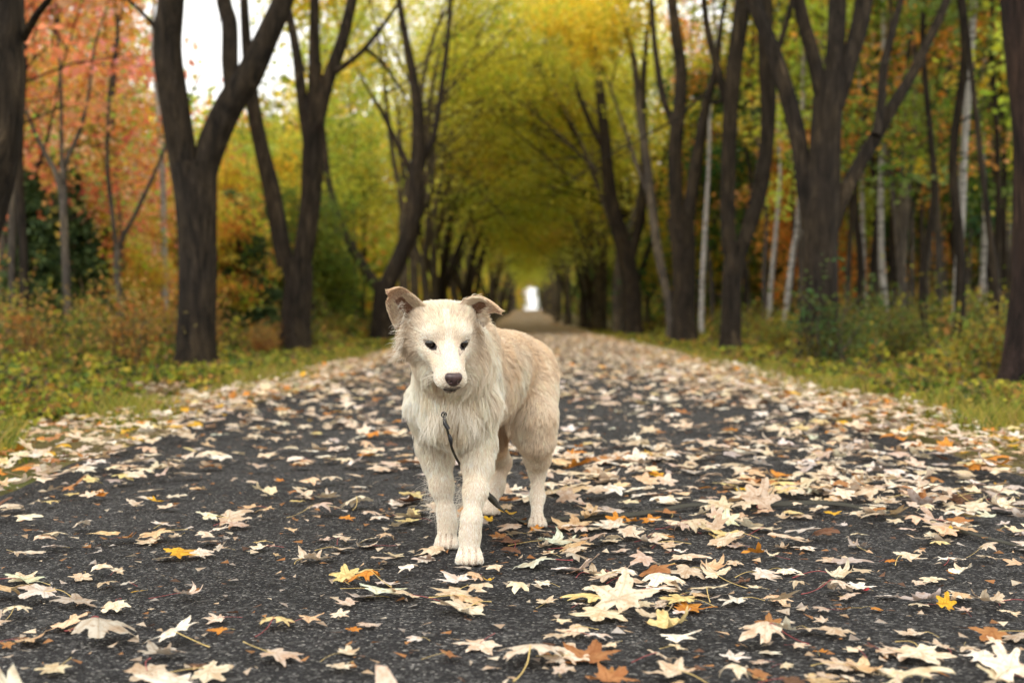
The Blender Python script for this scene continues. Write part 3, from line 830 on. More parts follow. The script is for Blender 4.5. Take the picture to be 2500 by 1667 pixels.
def parse_heroes():
    out = []
    for txt, (ou, ov, k) in ((HERO8, (0, 1000, 1.96)), (HERO7, (1300, 900, 1.96))):
        for it in txt.replace('\n', '').split(';'):
            if not it.strip(): continue
            x, y, w, c, m = it.split(',')
            u, v = ou+float(x)/k, ov+float(y)/k
            v2 = min(v+3, 1720); g = G(u, v2)
            size = min(.17, float(w)/k/F0*g[1])
            out.append((g, size, c, {'f': 'flat', 'd': 'domed', 'c': 'curled', 'u': 'upright'}[m], u, v2))
    # the leaves by the paws
    for u, v, w, c, m in ((1195, 1425, 62, 'y', 'curled'), (1160, 1415, 60, 'm', 'domed'), (1195, 1275, 44, 'y', 'folded'), (1305, 1300, 44, 'o', 'upright'),
                          (1260, 1308, 60, 'b', 'folded'), (1225, 1318, 58, 't', 'flat'), (1340, 1315, 50, 'm', 'folded'), (1060, 1352, 115, 'c', 'flat'),
                          (1215, 1322, 45, 'm', 'curled'), (1165, 1305, 45, 'n', 'curled'), (1130, 1392, 70, 'g', 'flat'), (1240, 1242, 55, 'b', 'flat'), (1270, 1222, 60, 'w', 'flat'), (1005, 1262, 60, 'k', 'folded')):
        g = G(u, v); out.append((g, w/F0*g[1], c, m, u, v))
    return out

def edge_w(y): return 2.12+.12*math.sin(y*.9)+.07*math.sin(y*2.3+1)

def build_leaves():
    rg = np.random.default_rng(11)
    mo = leaf_material('fallen_leaf_surface', True); ma = leaf_material('leaf_litter_surface', False)
    stem_m = {'red': simple_mat('leaf_stem_red', (.30, .05, .05), .5), 'yellow': simple_mat('leaf_stem_straw', (.55, .40, .14), .5)}
    variants = {}
    for mode, cnt in (('flat', 7), ('domed', 5), ('curled', 6), ('folded', 3), ('upright', 3)):
        variants[mode] = []
        for i in range(cnt):
            V, F, vein, stem = leaf_mesh(rg, mode, broad=rg.uniform(0, .35))
            me = mesh_np('maple_leaf_'+mode, V, F, [mo]); put_attr(me, 'vein', vein, 'FLOAT')
            sm = {}
            tv, tq = tube(catmull(stem, 3), np.interp(np.linspace(0, 1, 19), [0, .8, 1], [.014, .012, .022]), 6)
            for k in stem_m: sm[k] = mesh_np('leaf_stem_'+k, tv, tq, [stem_m[k]])
            lo = (leaf_mesh(np.random.default_rng(100+i), mode, 30, 3, .15), leaf_mesh(np.random.default_rng(100+i), mode, 15, 1, .25))
            variants[mode].append((me, sm, lo))
    items = []   # pos, size(width), color key, mode, u, v, hero
    heroes = parse_heroes()
    for g, s, c, m, u, v in heroes: items.append([g, s, c, m, u, v, True])
    cells = {}
    for g, s, *_ in heroes: cells.setdefault((int(g[0]//.1), int(g[1]//.1)), []).append((g, s))
    keys = list('wcbmgktoypn'); pr_c = np.array([.17, .29, .25, .10, .06, .02, .05, .03, .01, .005, .025]); pr_c /= pr_c.sum()
    pr_e = np.array([.14, .24, .22, .11, .03, .05, .06, .09, .04, .01, .01]); pr_e /= pr_e.sum()
    modes = ['flat', 'domed', 'curled', 'folded', 'upright']; pm = [.34, .24, .32, .085, .015]
    def density(x, y):
        p = mnoise.noise(Vector((x*.75+3, y*.45, 1)))+.5*mnoise.noise(Vector((x*2.1, y*1.3, 5)))
        d = 24+64*max(0, p+.04)
        w = edge_w(y); e = abs(x)
        d += 150*math.exp(-((e-w-.02)/.34)**2) if e < w+.9 else 0
        # the drift right of and behind the dog
        d += 105*math.exp(-((x-.45)/.85)**2-((y-5.6)/.75)**2)+100*math.exp(-((x-.9)/.8)**2-((y-4.5)/.45)**2)+46*math.exp(-((x+.55)/.30)**2-((y-5.0)/.22)**2)
        d += 60*math.exp(-((x-.35)/.55)**2-((y-3.55)/.16)**2)
        if x > 0: d += 85*math.exp(-((e-w+.40)/.50)**2)*(y > 3.4)
        else: d += 30*math.exp(-((e-w+.25)/.25)**2)
        d += 75*min(1, max(0, (y-9)/14))
        d *= .55 if (x < -.3 and y < 5.0 and e < w-.5) else 1
        if 6.3 < y < 8.5 and 0 < x < 1.4: d *= .55
        return d
    y = 1.75
    while y < 230:
        dy = .12 if y < 8 else .25 if y < 30 else 1.0
        half = min(3.9 if y < 30 else 3.1, (1300 if True else 0)*y/F0+.25)
        fade = 1.0 if y < 35 else max(.88, 35/y)
        dx = .3 if y < 30 else .6
        x = -half
        while x < half:
            cx, cy_ = x+dx/2, y+dy/2
            off = abs(cx)-edge_w(cy_)
            d = density(cx, cy_)
            if off > .35: d = 85*math.exp(-(off-.35)/.6)+(60 if cx > 0 else 32)
            k = rg.poisson(d*fade*dx*dy)
            for _ in range(k):
                px, py = x+rg.random()*dx, y+rg.random()*dy
                s = rg.uniform(.055, .125)*(1 if rg.random() < .8 else 1.15)*(.8 if off > -.2 else 1)
                if y < 4.6 and not (py > 3.9 and px > .1):
                    bad = False; ci, cj = int(px//.1), int(py//.1)
                    if py < 3.7 and rg.random() < .08: continue
                    for a in (-1, 0, 1):
                        for b in (-1, 0, 1):
                            for g, s2 in cells.get((ci+a, cj+b), ()):
                                if math.hypot(px-g[0], (py-g[1])) < .15*(s+s2): bad = True
                    if bad: continue
                s /= (fade**.5 if y > 35 else 1)
                c = rg.choice(keys, p=pr_e if off > -.35 else pr_c)
                m = rg.choice(modes, p=pm)
                items.append([np.array([px, py, gz(py)]), s, c, m, U0+px*F0/py, V0+H*F0/py, False])
            x += dx
        y += dy
    items = [it for it in items if min(math.hypot(it[0][0]-c[0], (it[0][1]-c[1])*.8) for c, a_, s_ in PAWS) > .055+.25*it[1] or (it[4], it[5]) in ((1060, 1352), (1130, 1392), (1305, 1300))]
    # which ones show largest and are in the frame
    def score(it):
        u, v = it[4], it[5]
        if not (-20 < u < 2520 and v < 1690): return -1
        return (1e6 if it[6] and v > 1225 else 0)+it[1]*F0/it[0][1]*(1 if v > 900 else .1)
    order = sorted(range(len(items)), key=lambda i: -score(items[i]))
    top = set(order[:300])
    litter = Acc(); lv = []; lc = []
    named = []
    for i, (g, s, ck, m, u, v, hero) in enumerate(items):
        vs = variants[m]; vi = rg.integers(len(vs)); me, sm, lo = vs[vi]
        rz = rg.random()*2*PI
        if m == 'upright': rz = rg.uniform(-.6, .6)
        tilt = (rg.normal(0, .10), rg.normal(0, .10)); zs = rg.uniform(.42, .95)
        base = np.array(LCOL[ck][0])*rg.uniform(.80, 1.08)*np.array([1, rg.uniform(.95, 1.03), rg.uniform(.88, 1.06)])
        lift = .004+rg.random()*(.02 if not hero else .012)
        sc = s/(1.75 if hero else 1.55)
        if i in top:
            o = bpy.data.objects.new('fallen_leaf', me); C.objects.link(o)
            o.location = (g[0], g[1], g[2]+lift*.6); o.rotation_euler = (tilt[0], tilt[1], rz); o.scale = (sc, sc, sc*zs)
            o.color = (*base, 1); o['category'] = 'leaf'; o['group'] = 'fallen maple leaves on the path'
            k = 'red' if rg.random() < .45 else 'yellow'
            if rg.random() < .75:
                so_ = bpy.data.objects.new('leaf_stem', sm[k]); C.objects.link(so_); so_.parent = o
            named.append((o, ck, m, s, u, v))
        else:
            V, F, vein, stem = lo[0 if g[1] < 11 else 1]
            ca, sa = math.cos(rz), math.sin(rz)
            W = V*np.array([sc, sc, sc*zs])
            W = np.stack([W[:, 0]*ca-W[:, 1]*sa, W[:, 0]*sa+W[:, 1]*ca, W[:, 2]+tilt[0]*W[:, 0]+tilt[1]*W[:, 1]], 1)
            W[:, 2] -= W[:, 2].min()
            W += [g[0], g[1], g[2]+lift+(rg.random()*.05 if abs(abs(g[0])-2.15) < .5 else 0)+(-.03 if abs(g[0]) > 2.5 else 0)]
            for f in F: litter.F.append(f+litter.n)
            litter.V.append(W); litter.n += len(W)
            lv.append(vein); lc.append(np.tile(base, (len(W), 1)))
    # crumbs of broken leaves
    nb = 5200; y = 1.9*(14/1.9)**rg.random(nb); x = rg.uniform(-2.4, 2.4, nb); sz_ = rg.uniform(.004, .013, nb)*(1+.06*y)
    a = rg.random((nb, 3))*2.1+np.array([0, 2.1, 4.2]); q = np.stack([x[:, None]+np.cos(a)*sz_[:, None], y[:, None]+np.sin(a)*sz_[:, None]*1.2, .003+rg.random((nb, 3))*sz_[:, None]*.8], -1).reshape(-1, 3)
    litter.V.append(q); litter.F.append(np.arange(nb*3).reshape(nb, 3)+litter.n); litter.n += nb*3; lv.append(np.zeros(nb*3))
    lc.append(np.repeat(np.array([LCOL[k][0] for k in 'cbgtnmt'])[rg.integers(7, size=nb)]*rg.uniform(.5, 1, (nb, 1)), 3, 0))
    by = {}
    for f in litter.F: by.setdefault(f.shape[1], []).append(f)
    me = mesh_np('leaf_litter', np.concatenate(litter.V), [np.concatenate(x) for x in by.values()], [ma])
    put_attr(me, 'vein', np.concatenate(lv), 'FLOAT'); put_attr(me, 'leaf_color', np.concatenate(lc))
    link('leaf_litter', me, label='carpet of pale fallen maple leaves along the path and its edges', cat='leaves', kind='stuff')
    # labels
    def zone(u, v):
        if v > 1500: a = 'along the bottom edge'
        elif v > 1400: a = 'in front of the dog'
        elif v > 1320: a = 'level with the front paws'
        elif v > 1240: a = 'level with the hind paws'
        elif v > 1150: a = 'behind the hind paws'
        else: a = 'on the path behind the dog'
        b = 'far left' if u < 420 else 'left' if u < 850 else 'near the dog' if u < 1320 else 'right of centre' if u < 1800 else 'right' if u < 2150 else 'far right'
        return a, b
    shape = {'flat': 'flat', 'domed': 'arched', 'curled': 'curled', 'folded': 'folded', 'upright': 'upright'}
    SP = {(665, 880): 'small bright yellow leaf lying alone on the asphalt at lower left'}
    groups = {}
    for o, ck, m, s, u, v in named:
        a, b = zone(u, v)
        sz = 'large ' if s > .125 else 'small ' if s < .06 else ''
        key = f"{sz}{shape[m]} {LCOL[ck][1]} leaf {a}, {b}"
        groups.setdefault(key, []).append((u, v, o))
    ordn = ['first', 'second', 'third', 'fourth', 'fifth', 'sixth', 'seventh', 'eighth', 'ninth', 'tenth', 'eleventh', 'twelfth']
    for key, L in groups.items():
        L.sort(key=lambda t: t[0])
        for i, (u, v, o) in enumerate(L):
            o['label'] = key if len(L) == 1 else key+f", {ordn[min(i, 11)]} from the left"
# ================= ground, path, leash
def gz(y):
    t = max(0.0, min(1.0, (y-85)/170.0))
    return 2.2*t*t*(3-2*t)
def gz_arr(y):
    t = np.clip((y-85)/170.0, 0, 1); return 2.2*t*t*(3-2*t)

def build_ground():
    xs = np.concatenate([np.linspace(-260, -30, 20), np.linspace(-28, -3.2, 60), np.linspace(-3, 3, 31), np.linspace(3.2, 28, 60), np.linspace(30, 260, 20)])
    ys = np.concatenate([np.linspace(-60, 0, 12), np.linspace(.6, 40, 120), np.linspace(41, 120, 60), np.linspace(124, 620, 60)])
    X, Y = np.meshgrid(xs, ys, indexing='ij')
    Z = gz_arr(Y)-.035
    e = np.abs(X)-2.3
    n = np.array([mnoise.noise(Vector((a*.35, b*.35, 0)))+.5*mnoise.noise(Vector((a*1.2, b*1.2, 3))) for a, b in zip(X.ravel(), Y.ravel())]).reshape(X.shape)
    Z += np.clip(e, 0, 2)/2*(n*.10+.02)
    nx, ny = X.shape
    i = (np.arange(nx-1)[:, None]*ny+np.arange(ny-1)[None]).ravel()
    Q = np.stack([i, i+ny, i+ny+1, i+1], 1)
    m = NT('forest_floor'); p = m.pos()
    c = m.ramp(m.noise(p, 9, 5, .7), [(.3, (.035, .024, .014)), (.48, (.11, .065, .03)), (.58, (.20, .13, .06)), (.7, (.07, .075, .02))])
    c = m.mix(m.ramp(m.noise(p, .5, 2), [(.4, (0, 0, 0)), (.65, (1, 1, 1))]), c, m.ramp(m.noise(p, 30, 4, .7), [(.35, (.04, .05, .012)), (.6, (.13, .14, .03)), (.7, (.32, .22, .10))]))
    mat = m.surf(m.bsdf(c, .9, .2, m.bump(m.noise(p, 40, 4, .7), .8, .03)))
    link('ground', mesh_np('ground', np.stack([X, Y, Z], -1).reshape(-1, 3), Q, [mat]), label='forest floor of leaf litter and weeds either side of the path', cat='ground', kind='structure')
    # the asphalt path
    ys = np.concatenate([np.arange(-12, 30, .12), np.arange(30, 300, 1.0)])
    ts = np.linspace(-1, 1, 25); V = []
    for y in ys:
        wl = edge_w(y)+.02*mnoise.noise(Vector((y*6, 1, 0))); wr = edge_w(y+40)+.02*mnoise.noise(Vector((y*6, 9, 0)))
        for t in ts:
            x = t*(wl if t < 0 else wr)
            V.append((x, y, gz(y)-.02*(x/2.2)**2 if abs(t) < .999 else gz(y)-.05))
    ny = len(ts); nx = len(ys)
    i = (np.arange(nx-1)[:, None]*ny+np.arange(ny-1)[None]).ravel()
    Q = np.stack([i, i+1, i+ny+1, i+ny], 1)
    m = NT('asphalt'); p = m.pos()
    v1 = m.n('ShaderNodeTexVoronoi', Scale=200.0, Vector=p); v1c = v1.outputs['Color']; v1d = v1.outputs['Distance']
    sep = m.n('ShaderNodeSeparateColor', Color=v1c).outputs[0]
    stones = m.ramp(sep, [(0, (.008, .008, .009)), (.45, (.012, .012, .013)), (.78, (.026, .026, .028)), (.93, (.07, .07, .07)), (1, (.20, .195, .185))])
    v2 = m.n('ShaderNodeTexVoronoi', Scale=70.0, Vector=p)
    s2 = m.n('ShaderNodeSeparateColor', Color=v2.outputs['Color']).outputs[1]
    c = m.mix(m.ramp(s2, [(.86, (0, 0, 0)), (.92, (.45, .45, .45))]), stones, (.075, .074, .072))
    big = m.noise(p, 1.6, 5, .6); c = m.mix(1.0, c, m.ramp(big, [(.3, (1.1, 1.09, 1.07)), (.7, (2.0, 1.96, 1.9))]), 'MULTIPLY')
    mid = m.noise(p, 26, 4, .65); c = m.mix(1.0, c, m.ramp(mid, [(.3, (.7, .7, .7)), (.7, (1.3, 1.3, 1.3))]), 'MULTIPLY')
    h = m.math('ADD', m.math('MULTIPLY', v1d, -1.2), m.math('ADD', m.math('MULTIPLY', v2.outputs['Distance'], -.8), m.math('MULTIPLY', m.noise(p, 60, 4, .7), 1.6)))
    mat = m.surf(m.bsdf(c, .85, .18, m.bump(h, 1.0, .007)))
    link('path', mesh_np('path', V, Q, [mat]), label='straight dark asphalt path strewn with leaves between the tree rows', cat='path', kind='structure')

def strap(pts, w, flat_n, th=.0016, wn=None):
    pts = catmull(pts, 6); T = np.gradient(pts, axis=0); T /= np.linalg.norm(T, axis=1)[:, None]
    V = []
    k = len(pts)
    fn = np.array([np.interp(np.linspace(0, 1, k), np.linspace(0, 1, len(flat_n)), np.array(flat_n)[:, j]) for j in range(3)]).T
    for i in range(k):
        s = np.cross(T[i], fn[i]); s /= np.linalg.norm(s); nn = np.cross(s, T[i])
        ww = w if wn is None else np.interp(i/(k-1), *wn)
        for a, b in ((-1, -1), (1, -1), (1, 1), (-1, 1)): V.append(pts[i]+s*a*ww/2+nn*b*th/2)
    i = np.arange(k-1)[:, None]*4; j = np.arange(4)[None]
    Q = np.stack([i+j, i+(j+1) % 4, i+4+(j+1) % 4, i+4+j], -1).reshape(-1, 4)
    return np.array(V), np.concatenate([Q, [[3, 2, 1, 0], [4*k-4, 4*k-3, 4*k-2, 4*k-1]]])

def build_leash():
    n = NT('leash_webbing'); o = n.obj()
    wv = n.n('ShaderNodeTexWave', Scale=120.0, Vector=o).outputs[1]
    mat = n.surf(n.bsdf(n.mix(wv, (.016, .015, .009), (.034, .031, .019)), .6, .4, n.bump(wv, .4, .001)))
    blk = simple_mat('black_clip_metal', (.012, .012, .013), .3)
    root = link('leash', None, label='dark olive webbing leash clipped at the chest, trailing right over the ground', cat='leash', loc=(0, 3.1, 0))
    off = np.array([0, 3.1, 0])
    a = [P(1084, 1008, 3.093), P(1090, 1040, 3.090), P(1097, 1068, 3.098), P(1105, 1098, 3.13), P(1122, 1132, 3.22), P(1150, 1170, 3.32), P(1190, 1207, 3.42), P(1225, 1240, 3.50)]
    g = [(1262, 1277), (1300, 1283), (1346, 1277), (1420, 1272), (1514, 1266), (1600, 1256), (1683, 1247), (1760, 1243), (1850, 1243), (1938, 1242), (2014, 1239), (2075, 1243), (2142, 1258), (2193, 1268), (2270, 1279), (2320, 1299), (2371, 1312), (2422, 1327), (2500, 1345), (2640, 1372), (2900, 1400)]
    zz = [.010, .008, .010, .012, .010, .010, .018, .014, .012, .018, .016, .012, .010, .010, .012, .012, .012, .012, .012, .012, .012]
    gp = []
    for (u, v), z in zip(g, zz): q = G(u, v); q[2] = z; gp.append(q)
    nrm = [(0, -1, .0)]*4+[(0, -1, .1), (.3, -.8, .6), (.3, -.3, .9)]+[(0, -.2, 1)]+[(0, -.3, .9), (0, -.5, .8), (0, -.4, .9), (0, -.6, .8), (0, -.6, .8), (0, -.4, .9), (0, -.5, .8), (0, -.3, 1)]+[(0, -.25, 1)]*5
    v, q = strap(a+gp, .019, [tuple(x) for x in np.array(nrm)+[0, 0, 1e-3]], wn=([0, .16, .24, 1], [.006, .006, .022, .022]))
    # thin cord part near the clip
    k = (len(v)//4)
    link('strap', mesh_np('leash_strap', v-off, q, [mat], smooth=False), root)
    A = Acc()
    def t(pts, r, s=8):
        vv, qq = tube(pts, np.full(len(pts), r) if np.isscalar(r) else r, s); A.add(vv, qq)
    c0 = P(1084, 1012, 3.09)
    ring = [c0+.006*np.array([math.cos(x), 0, math.sin(x)]) for x in np.linspace(0, 2*PI, 15)]
    t(ring, .0018)
    t([c0+[0, -.004, -.008], c0+[.003, -.006, -.022], P(1095, 1048, 3.083)], [.003, .0055, .005])
    c1 = P(1100, 1072, 3.09)
    t([c1+[-.003, 0, .012], c1, c1+[.002, .002, -.014]], [.003, .006, .003])
    m = A.mesh('leash_clip', [blk]); m.transform(Matrix.Translation(tuple(-off)))
    link('clip', m, root)
# ================= trees
def bark(name, dark, light, pale=False):
    m = NT(name); p = m.obj()
    st = m.scale(p, (1, 1, .16))
    f = m.noise(st, 16, 6, .72, .6); g = m.noise(m.scale(p, (1, 1, .4)), 3.0, 5, .65)
    c = m.ramp(f, [(.36, dark), (.60, light), (.74, tuple(min(1, x*2.6) for x in light))])
    if pale:
        b = m.noise(m.scale(p, (1.2, 1.2, 5.5)), 3.2, 3, .6)
        c = m.mix(m.ramp(b, [(.56, (0, 0, 0)), (.62, (1, 1, 1))]), c, (.05, .045, .04))
    else:
        c = m.mix(m.ramp(g, [(.45, (0, 0, 0)), (.70, (.8, .8, .8))]), c, m.mix(1.0, c, (2.5, 2.35, 1.8), 'MULTIPLY'))
    return m.surf(m.bsdf(c, .9, .2, m.bump(f, 1.0, .14)))

def foliage_mat(name, trans=.45):
    m = NT(name)
    oc = m.n('ShaderNodeObjectInfo').outputs['Color']
    c = m.mix(1.0, oc, m.attr('tone'), 'MULTIPLY')
    b = m.bsdf(c, .6, .25)
    t = m.n('ShaderNodeBsdfTranslucent', Color=c).outputs[0]
    x = m.n('ShaderNodeMixShader', Fac=trans); m.t.links.new(b, x.inputs[1]); m.t.links.new(t, x.inputs[2])
    return m.surf(x.outputs[0])

def leaves_at(pts, n_per, size, spread, rg, flat=.5, tones=None, gather=1.0):
    """pts (k,3): leaf clumps; returns V, Q, tone"""
    k = len(pts)
    c = np.repeat(pts, n_per, 0); N = len(c)
    off = rg.normal(0, 1, (N, 3))*np.array([spread, spread, spread*flat])
    c = c+off
    s = size*rg.uniform(.6, 1.3, N)
    nrm = rg.normal(0, 1, (N, 3))*np.array([.65, .65, 1]); nrm /= np.linalg.norm(nrm, axis=1)[:, None]
    a = rg.normal(0, 1, (N, 3)); a -= (a*nrm).sum(1)[:, None]*nrm; a /= np.linalg.norm(a, axis=1)[:, None]
    b = np.cross(nrm, a)
    s = s[:, None]
    V = np.stack([c-a*s*.55, c-b*s*.42+nrm*s*.12, c+a*s*.6, c+b*s*.42+nrm*s*.12], 1)
    Q = np.arange(N*4).reshape(N, 4)
    if tones is None: tones = [(1, 1, 1)]
    tones = np.array(tones); ti = rg.integers(len(tones), size=k)
    t = np.repeat(tones[ti], n_per, 0)*rg.uniform(.75, 1.2, (N, 1))
    return V.reshape(-1, 3), Q, np.repeat(t, 4, 0)

AVE_TONES = [(1, 1, 1), (1, .92, .8), (.78, .95, 1), (.55, .80, .9), (.8, .72, .6), (.9, 1, .9), (1.1, 1.2, 2.6), (1.1, 1.15, 1.6), (1.1, 1.1, 1.2)]

def grow(A, tips, p, d, L, r, depth, rg, up=.10, wob=.16, sides=None):
    n = max(4, int(L/.45)); pts = [p.copy()]; dd = d/np.linalg.norm(d); rr = [r]
    for i in range(n):
        dd = dd+rg.normal(0, wob, 3)*.5+np.array([0, 0, up*.3]); dd /= np.linalg.norm(dd)
        pts.append(pts[-1]+dd*L/n); rr.append(r*(1-.55*(i+1)/n) if depth > 0 else r*(1-.85*(i+1)/n))
    V, Q = tube(pts, rr, sides or (10 if r > .12 else 6 if r > .04 else 4)); A.add(V, Q)
    if depth <= 1: tips.extend(pts[n//3:])
    if depth > 0:
        k = rg.integers(3, 5)
        for j in range(k):
            t = rg.uniform(.35, 1) if j else 1.0
            i = min(n, int(t*n)); q = pts[i]
            ax = rg.normal(0, 1, 3); ax -= (ax@dd)*dd; ax /= np.linalg.norm(ax)
            ang = rg.uniform(.35, .85)
            nd = dd*math.cos(ang)+ax*math.sin(ang)
            grow(A, tips, q, nd, L*rg.uniform(.5, .75), rr[i]*.72, depth-1, rg, up, wob*1.1)

def trunk_tube(A, pts, rad, rg, sides=16, flare=True):
    P_ = catmull(pts, 4); R_ = np.interp(np.linspace(0, 1, len(P_)), np.linspace(0, 1, len(rad)), rad)
    V, Q = tube(P_, R_, sides)
    ctr = np.repeat(P_, sides, 0); d = V-ctr
    ang = np.tile(np.arange(sides)*2*PI/sides, len(P_)); ph = rg.random()*6
    z = V[:, 2]-pts[0][2]
    k = 1+.05*np.sin(ang*3+ph+z*.8)+.04*np.sin(ang*5+z*2.1)+.05*np.sin(z*1.7+ang)
    if flare: k += np.clip(1-z/.7, 0, 1)**2*(.22+.22*np.sin(ang*5+ph))
    A.add(ctr+d*k[:, None], Q)

def tree_object(trunk_me, crown_me, base, name, label, group, color, rot=0.0, scale=1.0, cat='tree', sz=None):
    o = bpy.data.objects.new(name, None); C.objects.link(o); o.location = base
    o.rotation_euler = (0, 0, rot); o.scale = (scale, scale, scale if sz is None else sz)
    o['label'] = label; o['category'] = cat
    if group: o['group'] = group
    t = bpy.data.objects.new('trunk', trunk_me); C.objects.link(t); t.parent = o
    if crown_me is not None:
        c = bpy.data.objects.new('crown', crown_me); C.objects.link(c); c.parent = o; c.color = (*color, 1)
    return o

YEL = (.90, .70, .07); YGR = (.56, .62, .07); ORA = (.88, .42, .08); RED = (.93, .36, .17); PNK = (.95, .45, .32); GRN = (.09, .18, .035); DGR = (.060, .095, .030); OLV = (.24, .29, .04)

def avenue_variant(rg, bark_m, fol, fork_z, nl, height=16, leaves=33):
    A = Acc(); tips = []
    r0 = rg.uniform(.17, .25)
    pts = [np.array([0, 0, -.1]), np.array([rg.normal(0, .05), rg.normal(0, .05), fork_z*.5]), np.array([rg.normal(0, .1), rg.normal(0, .1), fork_z])]
    trunk_tube(A, pts, [r0*1.1, r0*.95, r0*.9], rg)
    a0 = rg.random()*6.28
    for i in range(nl):
        a = a0+i*2*PI/nl+rg.normal(0, .3); tilt = rg.uniform(.16, .42)
        d = np.array([math.sin(tilt)*math.cos(a), math.sin(tilt)*math.sin(a), math.cos(tilt)])
        L1 = rg.uniform(3.6, 5.0); r1 = r0*rg.uniform(.5, .68)
        mid = pts[-1]+d*L1*.5+rg.normal(0, .12, 3)
        d2 = d*.7+np.array([0, 0, .35])+rg.normal(0, .1, 3)
        end = mid+d2/np.linalg.norm(d2)*L1*.55
        trunk_tube(A, [pts[-1]-[0, 0, .25], pts[-1]+d*.3, mid, end], [r1*1.1, r1*1.05, r1*.85, r1*.7], rg, 10, False)
        d3 = (end-mid); d3 /= np.linalg.norm(d3)
        grow(A, tips, end, d3, rg.uniform(3.0, 3.8), r1*.66, 3, rg)
        for _ in range(2):
            ax = rg.normal(0, 1, 3); ax[2] = abs(ax[2])*.3; ax /= np.linalg.norm(ax)
            q = mid*(1-.6)+end*.6
            grow(A, tips, q, d3*.35+ax, rg.uniform(2.2, 3.2), r1*.4, 2, rg, up=.0)
    tips = np.array(tips); tips = tips[rg.permutation(len(tips))[:250]]; arch = []
    for _ in range(4):
        z0 = rg.uniform(fork_z+2.2, fork_z+5)
        grow(A, arch, np.array([.25, rg.normal(0, .3), z0]), np.array([1, rg.normal(0, .5), rg.uniform(.7, 1.3)]), rg.uniform(4.6, 6.0), .045, 3, rg, up=.04)
    arch = np.array(arch); arch = arch[arch[:, 2] > 6.8]; arch = arch[rg.permutation(len(arch))[:130]]
    tips = np.concatenate([tips, arch, np.stack([rg.uniform(-2.5, 1.8, 14), rg.uniform(-1, 1, 14)*4.2, rg.uniform(4.0, 8.0, 14)], 1)])
    tr = A.mesh('tree_trunk', [bark_m])
    V, Q, T = leaves_at(tips, leaves, .125, .50, rg, .6, AVE_TONES)
    cr = mesh_np('tree_crown', V, Q, [fol], smooth=False); put_attr(cr, 'tone', T)
    return tr, cr

def hero(name, Y, limbs, rg, bark_m, fol, label, color, crown=True, group=None, leaves=26, grow_r=.05, sway=1.0, cat='tree', ntip=220, lsize=.125):
    """limbs: first is the trunk; (u, v, width) in photo pixels at distance Y"""
    A = Acc(); tips = []
    u0, v0, _ = limbs[0][0]; base = np.array([(u0-U0)*Y/F0, Y, 0.0])
    for k, L in enumerate(limbs):
        amp = 0 if k == 0 else rg.uniform(-1, 1)*sway
        pts = []; rad = []
        for i, (u, v, w) in enumerate(L):
            dy = amp*(i/(len(L)-1))**1.2*1.0
            pts.append(P(u, v, Y+dy)-base); rad.append(w*(.43 if Y < 30 else .46)*(Y+dy)/F0)
        if k == 0: pts[0][2] = -.12
        trunk_tube(A, pts, rad, rg, 18 if k == 0 else 12, k == 0 and rad[0] > .1)
        if crown and L[-1][1] < 450 and k > 0 or (crown and len(limbs) == 1):
            d = pts[-1]-pts[-2]; d /= np.linalg.norm(d)
            grow(A, tips, pts[-1], d, 3.0, rad[-1]*.9, 3 if rad[-1] > grow_r else 2, rg)
    tr = A.mesh(name+'_trunk', [bark_m]); cr = None
    if crown and tips:
        tips = np.array(tips)
        if Y < 25 and cat == 'tree' and name == 'avenue_tree': tips = tips[tips[:, 2] > 1.3+.25*(base[1]+tips[:, 1])]
        if Y == 22: tips = tips[tips[:, 0] > .4]
        tips = tips[rg.permutation(len(tips))[:ntip]]
        V, Q, T = leaves_at(tips, leaves, lsize, .42, rg, .55, AVE_TONES)
        cr = mesh_np(name+'_crown', V, Q, [fol], smooth=False); put_attr(cr, 'tone', T)
    return tree_object(tr, cr, tuple(base), name, label, group, color, cat=cat)

def slender_variant(rg, bark_m, fol, h, r, leaves, low=2.2, size=.13, forks=0):
    A = Acc(); tips = []; n = 9
    pts = [np.array([0, 0, -.1])]
    ln = rg.normal(0, .035, 2)
    for i in range(1, n+1):
        pts.append(np.array([ln[0]*h*i/n+rg.normal(0, .07), ln[1]*h*i/n+rg.normal(0, .07), h*i/n]))
    rad = [r*(1.15 if i == 0 else 1-.8*i/n) for i in range(n+1)]
    trunk_tube(A, pts, rad, rg, 8, False)
    for _ in range(int(h*2.2)):
        z = rg.uniform(low, h*.98); i = z/h*n; q = pts[int(i)]*(1-i % 1)+pts[min(n, int(i)+1)]*(i % 1)
        a = rg.random()*6.28; d = np.array([math.cos(a), math.sin(a), rg.uniform(.2, .9)])
        grow(A, tips, q, d, rg.uniform(.8, 1.8)*(1.2-.6*z/h), r*.22, 1, rg, wob=.2, sides=4)
    tips = np.array(tips); tips = tips[rg.permutation(len(tips))[:leaves]]
    tr = A.mesh('slender_trunk', [bark_m])
    V, Q, T = leaves_at(tips, 24, size, .30, rg, .5, AVE_TONES)
    cr = mesh_np('slender_crown', V, Q, [fol], smooth=False); put_attr(cr, 'tone', T)
    return tr, cr

